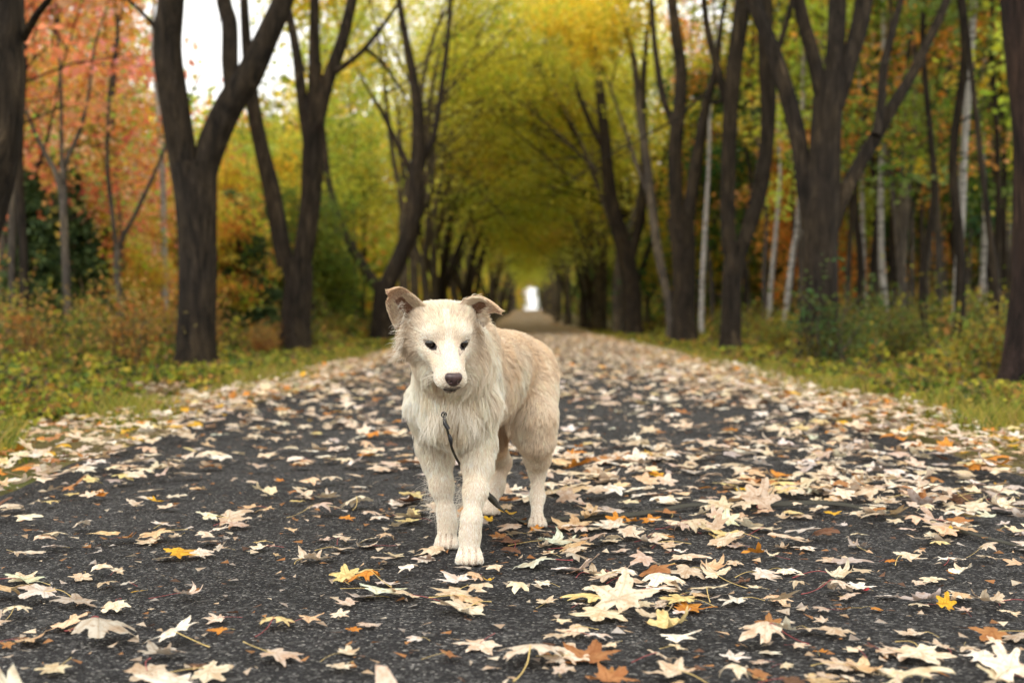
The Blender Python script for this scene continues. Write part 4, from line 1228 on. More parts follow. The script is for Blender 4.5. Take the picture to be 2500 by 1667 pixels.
def bushy_variant(rg, bark_m, fol, h, leaves=380, per=26, tones=None):
    A = Acc(); tips = []
    trunk_tube(A, [np.array([0, 0, -.1]), np.array([.05, 0, h*.25]), np.array([0, .1, h*.5]), np.array([.1, 0, h*.8])], [.13, .11, .08, .03], rg, 8, False)
    for _ in range(26):
        z = rg.uniform(h*.1, h*.75); a = rg.random()*6.28
        d = np.array([math.cos(a), math.sin(a), rg.uniform(.3, 1.1)])
        grow(A, tips, np.array([.05, 0, z]), d, h*rg.uniform(.14, .25), .035, 2, rg, wob=.2, sides=4)
    tips = np.array(tips); tips = tips[rg.permutation(len(tips))[:leaves]]
    tr = A.mesh('bushy_trunk', [bark_m])
    V, Q, T = leaves_at(tips, per, .13, .38, rg, .6, tones or [(1, 1, 1), (1, .8, .8), (1, 1.5, 1), (.9, .6, .9), (.45, 1.9, .7), (1, 2.0, .8), (.35, .9, .5), (1.05, 1.9, 2.4), (1.05, 1.6, 1.2), (.6, .5, .5)])
    cr = mesh_np('bushy_crown', V, Q, [fol], smooth=False); put_attr(cr, 'tone', T)
    return tr, cr

def spruce_variant(rg, bark_m, fol, h=6.5):
    A = Acc()
    trunk_tube(A, [np.array([0, 0, -.1]), np.array([0, 0, h*.5]), np.array([0, 0, h])], [.11, .07, .01], rg, 7, False)
    pts = []
    z = .25
    while z < h*.98:
        R = (1-z/h)**.85*h*.30+.1; nb = 9
        for i in range(nb):
            a = rg.random()*6.28; r_ = R*rg.uniform(.75, 1.1)
            for t in np.arange(.12, 1, .16/max(r_, .3)):
                for w in (-1, 0, 1):
                    sp = .28*r_*(1-t)*t*1.6*w
                    pts.append([math.cos(a)*r_*t-math.sin(a)*sp, math.sin(a)*r_*t+math.cos(a)*sp, z-.30*r_*t*t+.05*rg.normal()])
        z += .20+.01*z
    tr = A.mesh('spruce_trunk', [bark_m])
    V, Q, T = leaves_at(np.array(pts), 7, .16, .06, rg, .5, [(1, 1, 1), (.7, .8, .9), (1.4, 1.3, 1.1)])
    cr = mesh_np('spruce_crown', V, Q, [fol], smooth=False); put_attr(cr, 'tone', T)
    return tr, cr

def shrub_variant(rg, bark_m, fol, h=1.2):
    A = Acc(); tips = []
    for _ in range(11):
        a = rg.random()*6.28; d = np.array([math.cos(a)*.45, math.sin(a)*.45, 1])
        grow(A, tips, np.array([rg.normal(0, .06), rg.normal(0, .06), -.03]), d, h*rg.uniform(.5, .75), .010, 1, rg, wob=.22, sides=4)
    tips = np.array(tips)[::2]
    tr = A.mesh('shrub_stems', [bark_m])
    V, Q, T = leaves_at(tips, 7, .06, .10, rg, .8, [(1, 1, 1), (.7, .95, 1), (1.1, .75, .7), (1.2, 1.1, 1)])
    cr = mesh_np('shrub_leaves', V, Q, [fol], smooth=False); put_attr(cr, 'tone', T)
    return tr, cr

ORD = ['first', 'second', 'third', 'fourth', 'fifth', 'sixth', 'seventh', 'eighth', 'ninth', 'tenth', 'eleventh', 'twelfth', 'thirteenth', 'fourteenth', 'fifteenth', 'sixteenth', 'seventeenth', 'eighteenth', 'nineteenth', 'twentieth']
def ordinal(i):
    if i < 20: return ORD[i]
    t = ['twenty', 'thirty', 'forty', 'fifty', 'sixty', 'seventy', 'eighty', 'ninety'][(i+1)//10-2]
    u = (i+1) % 10
    return t+'-'+ORD[u-1] if u else {'twenty': 'twentieth', 'thirty': 'thirtieth', 'forty': 'fortieth', 'fifty': 'fiftieth', 'sixty': 'sixtieth', 'seventy': 'seventieth', 'eighty': 'eightieth', 'ninety': 'ninetieth'}[t]

def build_trees():
    rg = np.random.default_rng(23)
    bk = bark('bark_dark', (.007, .0052, .0037), (.044, .033, .0235)); bk2 = bark('bark_red', (.008, .005, .004), (.045, .027, .022))
    gy = bark('bark_grey', (.035, .029, .024), (.125, .106, .09)); wh = bark('bark_birch', (.36, .34, .31), (.62, .59, .55), True)
    fol = foliage_mat('tree_foliage', .60); ndl = foliage_mat('spruce_needles', .1)
    ga = 'maples lining the path'
    hero('avenue_tree', 8.2, [[(-215, 1020, 300), (-200, 900, 250), (-170, 750, 235), (-115, 560, 232), (-70, 400, 225), (-45, 250, 215), (-38, 120, 210), (-35, 0, 210), (-30, -250, 195), (0, -600, 150)],
        [(0, -560, 110), (80, -800, 90), (160, -1100, 70)], [(-10, -560, 100), (-120, -820, 90), (-200, -1150, 70)], [(55, 95, 24), (90, 35, 20), (125, -10, 16), (170, -90, 10)]],
        rg, bk, fol, 'thick dark trunk cut off by the left edge of the photo', YEL, group=ga, leaves=18, ntip=150)
    hero('avenue_tree', 15.9, [[(478, 915, 125), (480, 860, 110), (482, 700, 106), (480, 560, 110), (478, 470, 120), (473, 400, 132)],
        [(455, 440, 74), (440, 340, 85), (425, 250, 84), (408, 120, 80), (418, 0, 76), (425, -150, 65), (400, -400, 50)],
        [(495, 440, 70), (520, 345, 80), (562, 250, 82), (605, 185, 80), (650, 90, 66), (690, 0, 58), (740, -140, 48), (800, -350, 35)],
        [(566, 250, 36), (562, 150, 48), (560, 60, 46), (545, 0, 42), (530, -150, 36), (520, -300, 30)],
        [(395, 95, 18), (375, 62, 14), (340, 25, 11), (300, -10, 9), (250, -30, 6)]], rg, bk, fol,
        'big dark trunk forking into a wide Y against white sky, left of the path', YGR, group=ga, leaves=18, sway=.6)
    hero('avenue_tree', 22, [[(725, 876, 100), (722, 820, 86), (722, 760, 82), (725, 690, 80), (718, 630, 90)],
        [(700, 650, 50), (682, 560, 50), (662, 460, 50), (642, 380, 44), (622, 280, 40), (612, 200, 36), (600, 80, 28), (590, -100, 20)],
        [(737, 650, 55), (755, 520, 58), (760, 400, 60), (765, 300, 55), (770, 230, 45), (768, 120, 32), (768, 0, 26), (765, -150, 20)],
        [(772, 310, 45), (800, 200, 40), (835, 100, 34), (860, 0, 30), (890, -120, 24)], [(755, 350, 34), (735, 220, 32), (722, 120, 26), (700, 0, 20), (690, -100, 16)],
        [(820, 175, 20), (855, 150, 16), (890, 120, 14), (930, 70, 12), (965, 20, 9), (990, -30, 8)], [(890, 118, 12), (930, 150, 10), (960, 190, 8), (985, 230, 6)]],
        rg, bk, fol, 'maple splitting low into four steep limbs, second big trunk left of the path', YEL, group=ga, leaves=20)
    hero('avenue_tree', 35.6, [[(935, 838, 66), (935, 760, 58), (937, 690, 60)], [(925, 705, 30), (890, 655, 28), (850, 590, 25), (820, 520, 22), (800, 430, 18), (795, 370, 14)],
        [(872, 625, 15), (830, 570, 13), (790, 540, 10), (760, 530, 8)], [(945, 700, 44), (985, 610, 46), (1010, 520, 44), (1020, 400, 40), (1020, 290, 34), (1010, 200, 26), (990, 90, 20), (975, 0, 16), (960, -120, 12)],
        [(1005, 420, 20), (985, 380, 16), (960, 330, 13), (930, 270, 12), (905, 230, 8)], [(1018, 420, 18), (1060, 330, 16), (1080, 200, 14), (1096, 60, 12), (1100, -60, 10)]],
        rg, bk, fol, 'maple left of the dog with a long limb leaning left and crooked main stem', YEL, group=ga, leaves=40, ntip=260)
    hero('avenue_tree', 10.9, [[(2540, 975, 260), (2538, 900, 188), (2548, 700, 165), (2548, 530, 165), (2542, 350, 162), (2532, 200, 170), (2522, 0, 175), (2512, -250, 160), (2500, -600, 120)],
        [(2490, -560, 80), (2420, -760, 70), (2380, -1000, 55)], [(2520, -560, 80), (2600, -800, 70), (2650, -1050, 55)]], rg, bk2, fol,
        'reddish brown trunk filling the right edge of the photo', ORA, group=ga, leaves=18, ntip=150)
    hero('avenue_tree', 15.4, [[(2008, 915, 150), (2005, 850, 118), (2003, 700, 102), (2000, 600, 102), (2008, 490, 98), (2016, 350, 86), (2025, 250, 84), (2032, 180, 84)],
        [(1982, 590, 40), (1966, 470, 45), (1952, 355, 46), (1925, 245, 46), (1895, 150, 46), (1865, 70, 44), (1835, -10, 42), (1800, -150, 36)],
        [(2008, 235, 44), (1985, 135, 42), (1960, 50, 38), (1940, -50, 34), (1925, -200, 28)], [(2035, 210, 50), (2042, 100, 52), (2045, 0, 48), (2045, -150, 42)],
        [(2044, 260, 46), (2075, 150, 50), (2100, 60, 50), (2112, -20, 48), (2125, -160, 40)],
        [(2030, 560, 46), (2060, 475, 44), (2100, 400, 40), (2140, 330, 38), (2185, 250, 34), (2222, 190, 30), (2262, 110, 26), (2300, 30, 24), (2330, -50, 20)],
        [(2140, 330, 26), (2152, 250, 26), (2158, 160, 24), (2180, 70, 20), (2205, -20, 18)]], rg, bk, fol,
        'massive dark maple right of the path with a long arm reaching up to the right', YGR, group=ga, leaves=18, sway=.6)
    hero('avenue_tree', 21.3, [[(1785, 872, 84), (1785, 820, 58), (1785, 700, 54), (1790, 640, 60), (1795, 590, 70)], [(1781, 620, 40), (1777, 500, 42), (1778, 400, 42), (1782, 300, 44), (1790, 200, 44), (1802, 100, 46), (1815, 0, 46), (1825, -150, 40)],
        [(1806, 620, 40), (1842, 520, 42), (1858, 450, 46), (1860, 430, 48), (1872, 350, 40), (1876, 250, 44), (1872, 150, 44), (1868, 50, 46), (1865, -100, 40)],
        [(1779, 280, 24), (1755, 180, 22), (1735, 110, 20), (1722, 40, 18), (1712, -60, 14)], [(1778, 235, 14), (1745, 250, 12), (1715, 235, 10), (1690, 255, 8)], [(1865, 200, 20), (1900, 120, 18), (1930, 20, 16), (1950, -60, 12)]],
        rg, bk, fol, 'tall maple right of the path forking low into two parallel stems', YEL, group=ga, leaves=20)
    hero('avenue_tree', 32, [[(1676, 840, 76), (1672, 780, 62), (1670, 680, 60), (1668, 600, 66), (1664, 530, 74)], [(1655, 560, 38), (1648, 440, 38), (1648, 360, 38), (1660, 260, 34), (1664, 180, 32), (1650, 80, 30), (1640, 0, 26), (1630, -150, 20)],
        [(1678, 560, 36), (1695, 430, 34), (1712, 320, 30), (1728, 240, 24), (1745, 180, 20), (1760, 60, 14)], [(1655, 330, 18), (1620, 240, 18), (1600, 130, 16), (1590, 0, 14)]],
        rg, bk, fol, 'maple forking at head height, third big trunk in the row right of the path', YEL, group=ga, leaves=36, ntip=240)
    hero('avenue_tree', 38, [[(1640, 832, 24), (1632, 740, 22), (1608, 620, 23), (1590, 480, 24), (1572, 350, 22), (1560, 260, 20), (1548, 150, 16), (1520, 40, 13), (1505, -50, 10)],
        [(1592, 500, 12), (1560, 420, 11), (1530, 330, 10)]], rg, gy, fol, 'thin grey stem leaning left over the path row', YEL, group=ga, leaves=30)
    hero('avenue_tree', 44, [[(1548, 824, 54), (1540, 700, 48), (1522, 600, 44), (1490, 480, 36), (1478, 350, 30), (1462, 200, 25), (1440, 80, 20), (1425, -40, 16)],
        [(1535, 660, 24), (1560, 540, 26), (1575, 420, 22), (1568, 250, 18), (1580, 80, 14)], [(1480, 370, 16), (1440, 300, 14), (1405, 200, 12), (1390, 60, 10)]], rg, bk, fol,
        'bent maple with grey streaked stem curving left into yellow leaves', YEL, group=ga, leaves=44, ntip=280)
    # the rest of the avenue
    var = [avenue_variant(rg, bk, fol, fz, nl) for fz, nl in ((2.2, 3), (3.2, 2), (1.6, 3), (2.8, 4), (4.0, 3))]
    mid = bark('bark_far_haze', (.030, .024, .018), (.13, .107, .083))  # distant haze painted in: a paler, greyer copy of the dark bark
    for k in (0, 1, 3, 4): var[k][0].materials[0] = mid
    rows = {-1: [], 1: []}
    for sd in (-1, 1):
        y = 41.5 if sd < 0 else 48
        while y < 262:
            rows[sd].append(y); y += rg.uniform(3.6, 4.9) if y < 110 else rg.uniform(7, 10)
    for sd in (-1, 1):
        side = 'left' if sd < 0 else 'right'
        for i, y in enumerate(rows[sd]):
            tr, cr = var[rg.integers(5)]
            x = sd*(3.95+rg.normal(0, .25)-(0.7 if y > 100 else 0)-(0.5 if y > 160 else 0))
            f_ = rg.uniform(.2, .9); col = np.array(YGR)*f_+np.array(YEL)*(1-f_)
            if rg.random() < .12: col = np.array(ORA)*.5+np.array(YEL)*.5
            tree_object(tr, cr, (x, y, gz(y)), 'avenue_tree', f'{ordinal(i)} distant yellow maple counted from the near end of the {side} row', ga, tuple(col*rg.uniform(.85, 1.1)), (0 if sd < 0 else PI)+rg.normal(0, .3), (rg.uniform(.85, .95) if (sd < 0 and i < 4) else rg.uniform(1.0, 1.22)) if y < 130 else rg.uniform(.85, 1.0), sz=rg.uniform(.90, 1.08))
    # closer crowns high over the path, out of the traced limbs' reach, are those trees' own
    # ---- left wood
    bushy_red = [bushy_variant(rg, gy, fol, h) for h in (9.0, 11.5, 7.0)]
    bushy_yel = [bushy_variant(rg, gy, fol, h, tones=[(1, 1, 1), (1, .9, .8), (.75, .9, 1), (.55, .75, .8), (1.05, .75, .6), (.8, .85, 1), (.4, .5, .5)]) for h in (9.0, 11.5, 7.0)]
    gl = 'small autumn maples in the left wood'
    spots = [(15, 21, 1, RED, 1.0, 'scarlet'), (120, 27, 0, RED, 1.2, 'scarlet'), (215, 24, 1, ORA, .95, 'orange'), (300, 29, 0, RED, 1.25, 'scarlet'), (335, 23, 2, ORA, 1.1, 'orange'), (60, 33, 1, PNK, 1.3, 'pinkish red'),
             (395, 31, 1, ORA, 1.05, 'orange'), (-70, 26, 1, RED, 1.2, 'scarlet'), (180, 38, 1, PNK, 1.35, 'pinkish red'), (430, 42, 0, ORA, .80, 'orange'), (250, 44, 1, RED, 1.4, 'scarlet'), (-20, 40, 1, ORA, 1.4, 'orange'),
             (560, 40, 2, ORA, .85, 'orange'), (620, 48, 0, YEL, .85, 'yellow'), (520, 52, 0, OLV, .95, 'olive'), (680, 44, 2, YEL, 1.0, 'yellow'), (745, 52, 0, OLV, 1.15, 'olive'), (800, 60, 1, YEL, 1.2, 'yellow'),
             (475, 62, 0, YGR, 1.15, 'yellow green'), (590, 66, 0, OLV, 1.3, 'olive'), (700, 75, 1, YGR, 1.15, 'yellow green'), (850, 78, 1, YGR, 1.4, 'yellow green'), (640, 33, 2, OLV, .55, 'olive'), (560, 27, 2, ORA, .5, 'orange'), (760, 34, 2, OLV, .6, 'olive')]
    for i, (u, Y, k, c, s, cn) in enumerate(sorted(spots)):
        bushy = bushy_red if cn in ('scarlet', 'orange', 'pinkish red') else bushy_yel
        x = (u-U0)*Y/F0; hh = (9.0, 11.5, 7.0)[k]*1.05
        cz = np.array([v.co[:] for v in bushy[k][1].vertices]); rr = np.abs(cz[:, :2]).max()*.85; zt = cz[:, 2].max()
        if u+rr*s*F0/Y > 450 and u-rr*s*F0/Y < 735 and Y < 200:
            if u < 450 and Y < 40: s = min(s, (450-u)/F0*Y/rr) if u < 400 else s*.5
            else: s = min(s, (.6+(778-255+(0 if u < 640 else 60))*Y/F0)/zt)
        if s < .2: continue
        tree_object(*bushy[k], (x, Y, -.03), 'maple_tree', f'{cn} leafy maple, {ordinal(i)} from the left in the left wood', gl, tuple(np.array(c)*rg.uniform(.85, 1.1)), rg.random()*6.28, s)
    spr = [spruce_variant(rg, bk, ndl), spruce_variant(rg, bk, ndl, 5.5)]
    for i, (u, Y, k, s, lb) in enumerate([(75, 19, 0, .44, 'dark green spruce at the far left below scarlet leaves'), (165, 21, 1, .60, 'dark green spruce behind the thin grey trees'), (240, 24, 0, .46, 'low dark spruce between the thin grey trees'),
                            (600, 27, 0, .50, 'dark green spruce right of the wide Y trunk'), (660, 33, 1, .72, 'dark spruce behind the second maple on the left'), (830, 48, 0, .62, 'small dark spruce beyond the leaning limb'), (570, 34, 1, .75, 'blue green spruce rear of the wide Y trunk')]):
        tree_object(*spr[k], ((u-U0)*Y/F0, Y, -.03), 'spruce_tree', lb, 'spruces in the left wood', DGR, rg.random()*6, s)
    hero('slender_tree', 20, [[(30, 880, 36), (28, 700, 34), (22, 560, 30), (30, 480, 26), (38, 380, 20), (30, 200, 14)], [(32, 490, 18), (80, 430, 14), (110, 360, 10), (130, 280, 7)]], rg, bk, fol, 'thin brown trunk right of the thick trunk at the left edge', RED, leaves=16)
    hero('slender_tree', 18, [[(172, 880, 24), (162, 700, 21), (157, 560, 21), (153, 460, 22)], [(153, 480, 18), (135, 420, 16), (105, 365, 13), (75, 300, 10), (50, 220, 7), (40, 100, 6)],
        [(155, 480, 14), (160, 400, 14), (190, 330, 12), (215, 240, 9), (230, 120, 7), (260, 20, 5)], [(152, 440, 12), (150, 330, 11), (148, 200, 9), (140, 60, 7)]], rg, gy, fol, 'thin grey tree forking in three before the dark spruce', RED, leaves=8, ntip=90)
    hero('slender_tree', 19, [[(303, 880, 22), (292, 740, 20), (284, 660, 19), (287, 600, 20)], [(285, 610, 14), (272, 500, 13), (262, 400, 11), (268, 220, 9), (290, 60, 6)],
        [(288, 610, 14), (305, 570, 13), (332, 520, 12), (365, 450, 11), (392, 390, 9), (420, 320, 6)]], rg, gy, fol, 'thin grey tree with one pale branch angled to the right', ORA, leaves=8, ntip=90)
    hero('birch_tree', 25, [[(402, 840, 20), (400, 600, 17), (397, 430, 15), (385, 250, 13), (372, 120, 11), (376, 0, 9), (380, -60, 8)]], rg, wh, fol, 'pale birch stem just left of the wide Y trunk', ORA, leaves=8, ntip=60)
    # ---- right wood
    hero('birch_tree', 21.5, [[(2333, 872, 25), (2337, 700, 23), (2346, 560, 22), (2352, 420, 21), (2362, 250, 20), (2372, 100, 19), (2378, -50, 17)]], rg, wh, fol, 'brightest white birch stem in the right wood, near the right edge', GRN, leaves=20, ntip=80)
    hero('birch_tree', 34, [[(1912, 836, 15), (1925, 700, 15), (1938, 600, 14), (1946, 560, 13), (1955, 400, 11), (1960, 250, 9), (1962, 100, 7)]], rg, wh, fol, 'pale birch leaning right, close left of the massive maple', YEL, leaves=20, ntip=80)
    hero('birch_tree', 36, [[(1876, 832, 13), (1882, 700, 12), (1895, 560, 11), (1905, 420, 9), (1900, 250, 8), (1905, 100, 7)]], rg, wh, fol, 'pale thin birch between the twin stemmed maple and the massive one', YEL, leaves=20, ntip=80)
    hero('birch_tree', 37, [[(1712, 832, 15), (1714, 700, 13), (1722, 560, 12), (1730, 420, 10), (1735, 250, 8), (1745, 100, 7)]], rg, wh, fol, 'pale birch between the third maple and the twin stemmed one', ORA, leaves=20, ntip=80)
    hero('slender_tree', 26, [[(2205, 850, 18), (2208, 700, 17), (2200, 560, 16), (2205, 400, 15), (2215, 200, 13), (2225, 0, 11)]], rg, gy, fol, 'straight grey stem under the long arm of the massive maple', GRN, leaves=20, ntip=80)
    hero('slender_tree', 17, [[(2462, 905, 20), (2440, 760, 19), (2415, 560, 18), (2395, 400, 17), (2380, 250, 15), (2360, 60, 12)]], rg, bk, fol, 'dark thin stem leaning left beside the right edge trunk', GRN, leaves=16, ntip=80)
    sl = [slender_variant(rg, gy, fol, 13, .075, 95, 3.4), slender_variant(rg, gy, fol, 15, .085, 100, 4.5), slender_variant(rg, bk, fol, 12, .07, 100, 2.6), slender_variant(rg, bk, fol, 14, .08, 110, 3.4), slender_variant(rg, wh, fol, 14, .07, 80, 4.5)]
    names = ['grey', 'grey', 'dark', 'dark', 'pale birch']
    L = []
    for _ in range(330):
        Y = rg.uniform(15, 62)*rg.uniform(.8, 1.0); x = rg.uniform(6.4, 7.0+.40*Y)
        if len(L) >= 99: break
        u = U0+x*F0/Y
        k_ = rg.choice(5, p=[.30, .22, .14, .14, .20])
        if k_ == 4 and Y < 27: k_ = 2
        if k_ < 2 and Y < 21: k_ = 3
        if u > 2530 or any(abs(x-a)+abs(Y-b) < .9 for a, b, *_ in L): continue
        L.append((x, Y, u, k_))
    L.sort(key=lambda t: t[2])
    cols = [(YEL, 'yellow'), (ORA, 'orange'), (GRN, 'green'), (OLV, 'olive'), (YGR, 'yellow green')]
    for i, (x, Y, u, k) in enumerate(L):
        f = np.clip((u-1650)/800, 0, 1)
        c, cn = cols[rg.choice(5, p=np.array([.44-.34*f, .28-.18*f, .04+.34*f, .10+.16*f, .14+.02*f]))]
        tree_object(*sl[k], (x, Y, -.05), 'birch_tree' if k == 4 else 'slender_tree', f'{names[k]} thin stem with {cn} leaves, {ordinal(i) if i < 99 else "last"} from the left in the right wood' if i < 99 else f'{names[k]} thin stem with {cn} leaves at the extreme right of the wood', 'thin trees of the right wood', tuple(np.array(c)*rg.uniform(.8, 1.15)), rg.random()*6.28, rg.uniform(.85, 1.15))
    bushy = bushy_yel; gb = 'young trees filling the right wood'
    R = [(rg.uniform(1720, 2560), rg.uniform(38, 68)) for _ in range(9)]+[(1580, 70), (1640, 62), (1500, 90), (1690, 75), (1740, 55)]
    for i, (u, Y) in enumerate(sorted(R)):
        k = rg.integers(3); f = np.clip((u-1650)/800, 0, 1)
        c, cn = cols[rg.choice(5, p=np.array([.42-.34*f, .30-.20*f, .04+.34*f, .10+.18*f, .14+.02*f]))]
        tree_object(*bushy[k], ((u-U0)*Y/F0, Y, -.03), 'maple_tree', f'{cn} young leafy tree, {ordinal(i)} from the left behind the thin stems', gb, tuple(np.array(c)*rg.uniform(.8, 1.1)), rg.random()*6.28, rg.uniform(.8, 1.3))
    L = []
    for _ in range(34):
        Y = rg.uniform(16, 55); u = rg.uniform(-40, 900); x = (u-U0)*Y/F0
        if x > -6.4: continue
        L.append((x, Y, u, rg.integers(4)))
    L.sort(key=lambda t: t[2])
    for i, (x, Y, u, k) in enumerate(L):
        s = rg.uniform(.75, 1.0)
        if 410 < u < 735: s = min(s, (.6+(778-245)*Y/F0)/15.0)
        c = RED if u < 200 else ORA if u < 430 else YEL if u < 600 else YGR
        tree_object(*sl[k], (x, Y, -.05), 'slender_tree', f'{names[k]} thin stem, {ordinal(i)} from the left in the left wood', 'thin trees of the left wood', c, rg.random()*6.28, s)
    # ---- shrubs at the verge
    sh = [shrub_variant(rg, gy, fol, h) for h in (1.0, 1.3, .8)]
    S = []
    for sd in (-1, 1):
        for _ in range(46):
            Y = rg.uniform(8.5, 42); x = sd*rg.uniform(4.3, 4.6+.16*Y)
            u = U0+x*F0/Y
            if Y < 11 and sd > 0: continue
            if -60 < u < 2560: S.append((u, x, Y, sd))
    S += [(2380, 4.4, 12.2, 1), (2010, 3.45, 14.7, 1), (1960, 3.3, 15.0, 1)]
    S.sort(); ci = {-1: 0, 1: 0}
    for u, x, Y, sd in S:
        side = 'left' if sd < 0 else 'right'
        c = [(.24, .26, .05), (.30, .28, .05), (.10, .15, .04), (.16, .18, .04)][rg.integers(4)] if sd > 0 else [(.26, .28, .05), (.34, .30, .05), (.20, .22, .04), (.42, .25, .07)][rg.integers(4)]
        tree_object(*sh[rg.integers(3)], (x, Y, -.04), 'shrub', f'low leafy shrub, {ordinal(ci[sd])} from the left in the brush {side} of the path', 'shrubs in the brush beside the path', tuple(np.array(c)*.9), rg.random()*6.28, rg.uniform(.6, 1.0), cat='shrub')
        ci[sd] += 1
    # ---- undergrowth and grass (uncountable)
    def verge(name, n, x0, x1, lab, h0, size, col, near=5.0, far=60, blade=False):
        y = near*(far/near)**rg.random(n)
        e = rg.random(n)**1.5
        sd = rg.choice([-1, 1], n)
        x = sd*(x0+e*(x1-x0)*(.35+.65*y/25))
        if blade: x += rg.normal(0, .1, n)
        nz_ = np.array([mnoise.noise(Vector((a*.8, b*.8, 2))) for a, b in zip(x, y)])
        ok = nz_ > (-.20 if not blade else .0); x, y, nz_ = x[ok], y[ok], nz_[ok]; n = len(x)
        base = np.stack([x, y, gz_arr(y)-.03], 1)
        hgt = h0*rg.uniform(.35, 1.2, n)*((.14+1.15*np.clip((np.abs(x)-4.1)/3.2, 0, 1)) if not blade or h0 > .3 else 1)*np.clip(1+1.5*nz_, .25, 2)
        V, Q, T = [], [], []
        cl = np.array(col)[rg.integers(len(col), size=n)]*rg.uniform(.7, 1.2, (n, 1))
        if blade:
            a = rg.random(n)*6.28; w = np.stack([np.cos(a), np.sin(a), 0*a], 1)*(.0035+.0004*y)[:, None]
            ln = np.stack([np.cos(a*3.1), np.sin(a*3.1), 0*a], 1)*(hgt*.45)[:, None]
            up = np.stack([0*a, 0*a, hgt], 1)
            V = np.stack([base-w, base+w, base+up*.6+ln*.35+w*.6, base+up*.6+ln*.35-w*.6, base+up*.95+ln+w*.1, base+up*.95+ln-w*.1], 1).reshape(-1, 3)
            i = np.arange(n)[:, None]*6
            Q = np.concatenate([i+[0, 1, 2, 3], i+[3, 2, 4, 5]]); T = np.repeat(cl, 6, 0)
        else:
            k = 6
            tt = rg.uniform(.15, 1, (n, k))
            lean = rg.normal(0, .18, (n, 2))
            c = base[:, None]+np.stack([lean[:, :1]*tt*hgt[:, None]*1.5+rg.normal(0, .04, (n, k)), lean[:, 1:]*tt*hgt[:, None]*1.5+rg.normal(0, .04, (n, k)), tt*hgt[:, None]], -1)
            ys = np.repeat(y, k)
            V, Q, _ = leaves_at(c.reshape(-1, 3), 1, 1.0, 0, rg)
            ctr = np.repeat(c.reshape(-1, 3), 4, 0); V = ctr+(V-ctr)*np.repeat(size*(1+.055*ys)*rg.uniform(.5, 1.4, n*k), 4)[:, None]
            T = np.repeat(np.repeat(cl, k, 0)*rg.uniform(.5, 1.45, (n*k, 1)), 4, 0)
        me = mesh_np(name, V, Q, [vm], smooth=False); put_attr(me, 'tone', T)
        link(name, me, label=lab, cat='plants', kind='stuff')
    vm = NT('verge_plants'); c = vm.attr('tone'); b = vm.bsdf(c, .65, .25); t = vm.n('ShaderNodeBsdfTranslucent', Color=c).outputs[0]
    xx = vm.n('ShaderNodeMixShader', Fac=.4); vm.t.links.new(b, xx.inputs[1]); vm.t.links.new(t, xx.inputs[2]); vm = vm.surf(xx.outputs[0])
    gc = [(.24, .27, .028), (.38, .36, .035), (.09, .14, .02), (.42, .32, .04), (.05, .065, .018), (.18, .24, .025)]
    verge('undergrowth', 70000, 2.85, 11.5, 'tangle of yellow green brush and weeds under the trees', .70, .030, gc+[(.40, .20, .05), (.16, .10, .05)])
    verge('grass', 60000, 2.35, 3.8, 'short yellowish grass along both edges of the path', .11, .04, [(.26, .27, .035), (.36, .31, .045), (.36, .26, .07), (.12, .17, .025)], 4.5, 60, True)
    verge('weeds', 16000, 3.4, 11, 'tall thin weeds and dead stalks standing in the brush', .62, .04, [(.30, .20, .10), (.20, .22, .04), (.38, .30, .12), (.14, .10, .06)], 7, 50, True)
    # ---- far wood
    for sd in (-1, 1):
        n = 9000; y = rg.uniform(48, 210, n); x = sd*(9+rg.random(n)**1.2*(.30*y+12)); z = rg.uniform(.3, 1, n)*rg.uniform(2, 15 if sd > 0 else 17, n)
        n2 = 2600; y = np.concatenate([y, rg.uniform(110, 330, n2)]); x = np.concatenate([x, sd*(4.6+rg.random(n2)*14)]); z = np.concatenate([z, rg.uniform(.5, 10, n2)]); n += n2
        n3 = 900; y = np.concatenate([y, rg.uniform(262, 330, n3)]); x = np.concatenate([x, .8+sd*(2.9+rg.random(n3)**1.4*5)]); z = np.concatenate([z, rg.uniform(.5, 11, n3)]); n += n3
        n4 = 500; y = np.concatenate([y, rg.uniform(255, 330, n4)]); x = np.concatenate([x, rg.uniform(-3, 4, n4)]); z = np.concatenate([z, rg.uniform(12.5, 22, n4)]); n += n4
        z = z+gz_arr(y)
        u = U0+x*F0/y; v = V0-(z-H)*F0/y
        ok = ~((u > 405) & (u < 740) & (v < 262+30*rg.random(n))); ok &= (u > -250) & (u < 2750)
        pts = np.stack([x, y, z], 1)[ok]
        tones = [YEL, YGR, OLV, ORA, (.45, .36, .07)] if sd < 0 else [OLV, GRN, (.35, .2, .05), (.5, .38, .06), (.08, .10, .03), (.10, .13, .04)]
        V, Q, T = leaves_at(pts, 16, .42, 1.1, rg, .7, tones)
        me = mesh_np('far_wood', V, Q, [vm], smooth=False); put_attr(me, 'tone', T)
        link('distant_woods', me, label='mass of far autumn woodland '+('left' if sd < 0 else 'right')+' of the path behind the nearer trees', cat='woods', kind='stuff')
build_ground(); build_leaves(); build_leash(); build_trees(); build_dog()
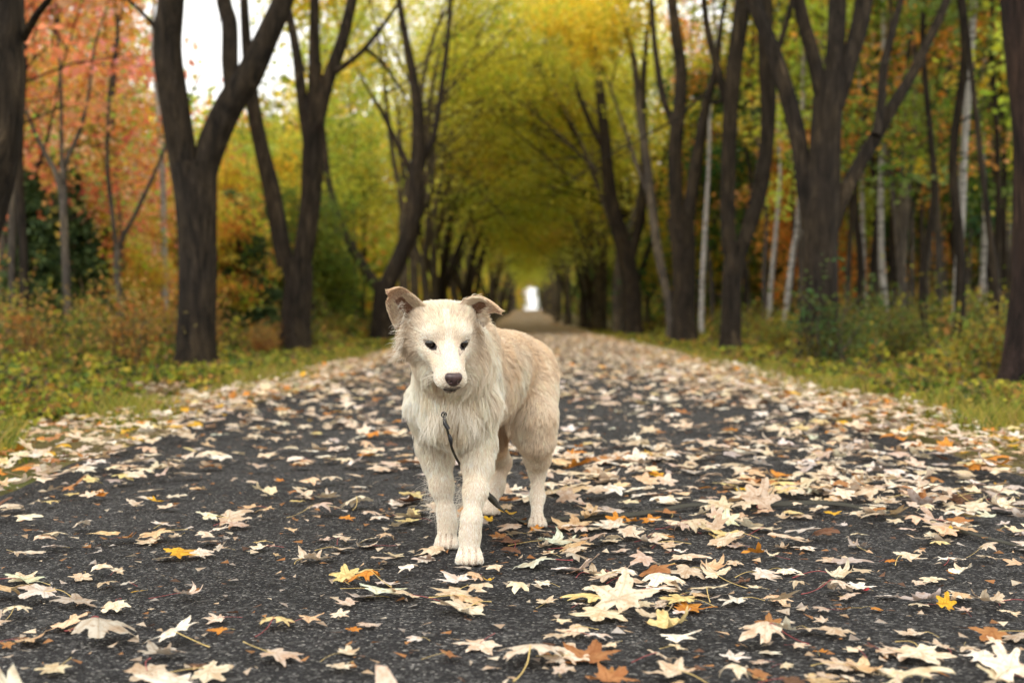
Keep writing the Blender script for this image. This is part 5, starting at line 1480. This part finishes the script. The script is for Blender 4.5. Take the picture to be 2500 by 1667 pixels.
# ================= camera, light
SC = bpy.context.scene
cam = bpy.data.cameras.new('camera'); co = bpy.data.objects.new('camera', cam); C.objects.link(co)
co.location = (0, 0, H); co.rotation_euler = (PI/2, 0, 0)
cam.lens = 45; cam.sensor_width = 36; cam.sensor_fit = 'HORIZONTAL'; cam.shift_x = (1250-U0)/2500; cam.shift_y = (V0-833.5)/2500
cam.clip_end = 3000; cam.clip_start = .05
cam.dof.use_dof = True; cam.dof.focus_distance = 3.03; cam.dof.aperture_fstop = 3.2; cam.dof.aperture_blades = 0
SC.camera = co
SUN_EL, SUN_ROT = math.radians(48), math.radians(200)
w = bpy.data.worlds.new('World'); SC.world = w; w.use_nodes = True
t = w.node_tree; t.nodes.clear()
sky = t.nodes.new('ShaderNodeTexSky'); sky.sky_type = 'NISHITA'; sky.sun_disc = False
sky.sun_elevation = SUN_EL; sky.sun_rotation = SUN_ROT; sky.air_density = 1.0; sky.dust_density = 5.0; sky.ozone_density = 1.0
hs = t.nodes.new('ShaderNodeHueSaturation'); hs.inputs['Saturation'].default_value = .22
bg = t.nodes.new('ShaderNodeBackground'); bg.inputs[1].default_value = .15
wo = t.nodes.new('ShaderNodeOutputWorld')
t.links.new(sky.outputs[0], hs.inputs['Color'])
cloud = t.nodes.new('ShaderNodeMix'); cloud.data_type = 'RGBA'; cloud.inputs[0].default_value = .8   # even overcast over the clear sky
cloud.inputs[7].default_value = (5.95, 5.8, 5.5, 1)
t.links.new(hs.outputs[0], cloud.inputs[6]); t.links.new(cloud.outputs[2], bg.inputs[0]); t.links.new(bg.outputs[0], wo.inputs[0])
sl = bpy.data.lights.new('sun', 'SUN'); so = bpy.data.objects.new('sun', sl); C.objects.link(so)
sl.energy = 0.6; sl.angle = math.radians(30); sl.color = (1, .96, .9)
so.rotation_euler = (PI/2-SUN_EL, 0, math.pi-SUN_ROT)
so.location = (0, -5, 20)
SC.view_settings.view_transform = 'Standard'; SC.view_settings.look = 'None'; SC.view_settings.gamma = 1
SC.view_settings.exposure = 1.22; SC.view_settings.use_curve_mapping = False
SC.render.engine = 'CYCLES'
cy = SC.cycles
cy.max_bounces = 8; cy.diffuse_bounces = 6; cy.glossy_bounces = 2; cy.transmission_bounces = 5; cy.transparent_max_bounces = 6
cy.caustics_reflective = False; cy.caustics_refractive = False
cy.use_denoising = True; cy.use_adaptive_sampling = True; cy.adaptive_threshold = .02
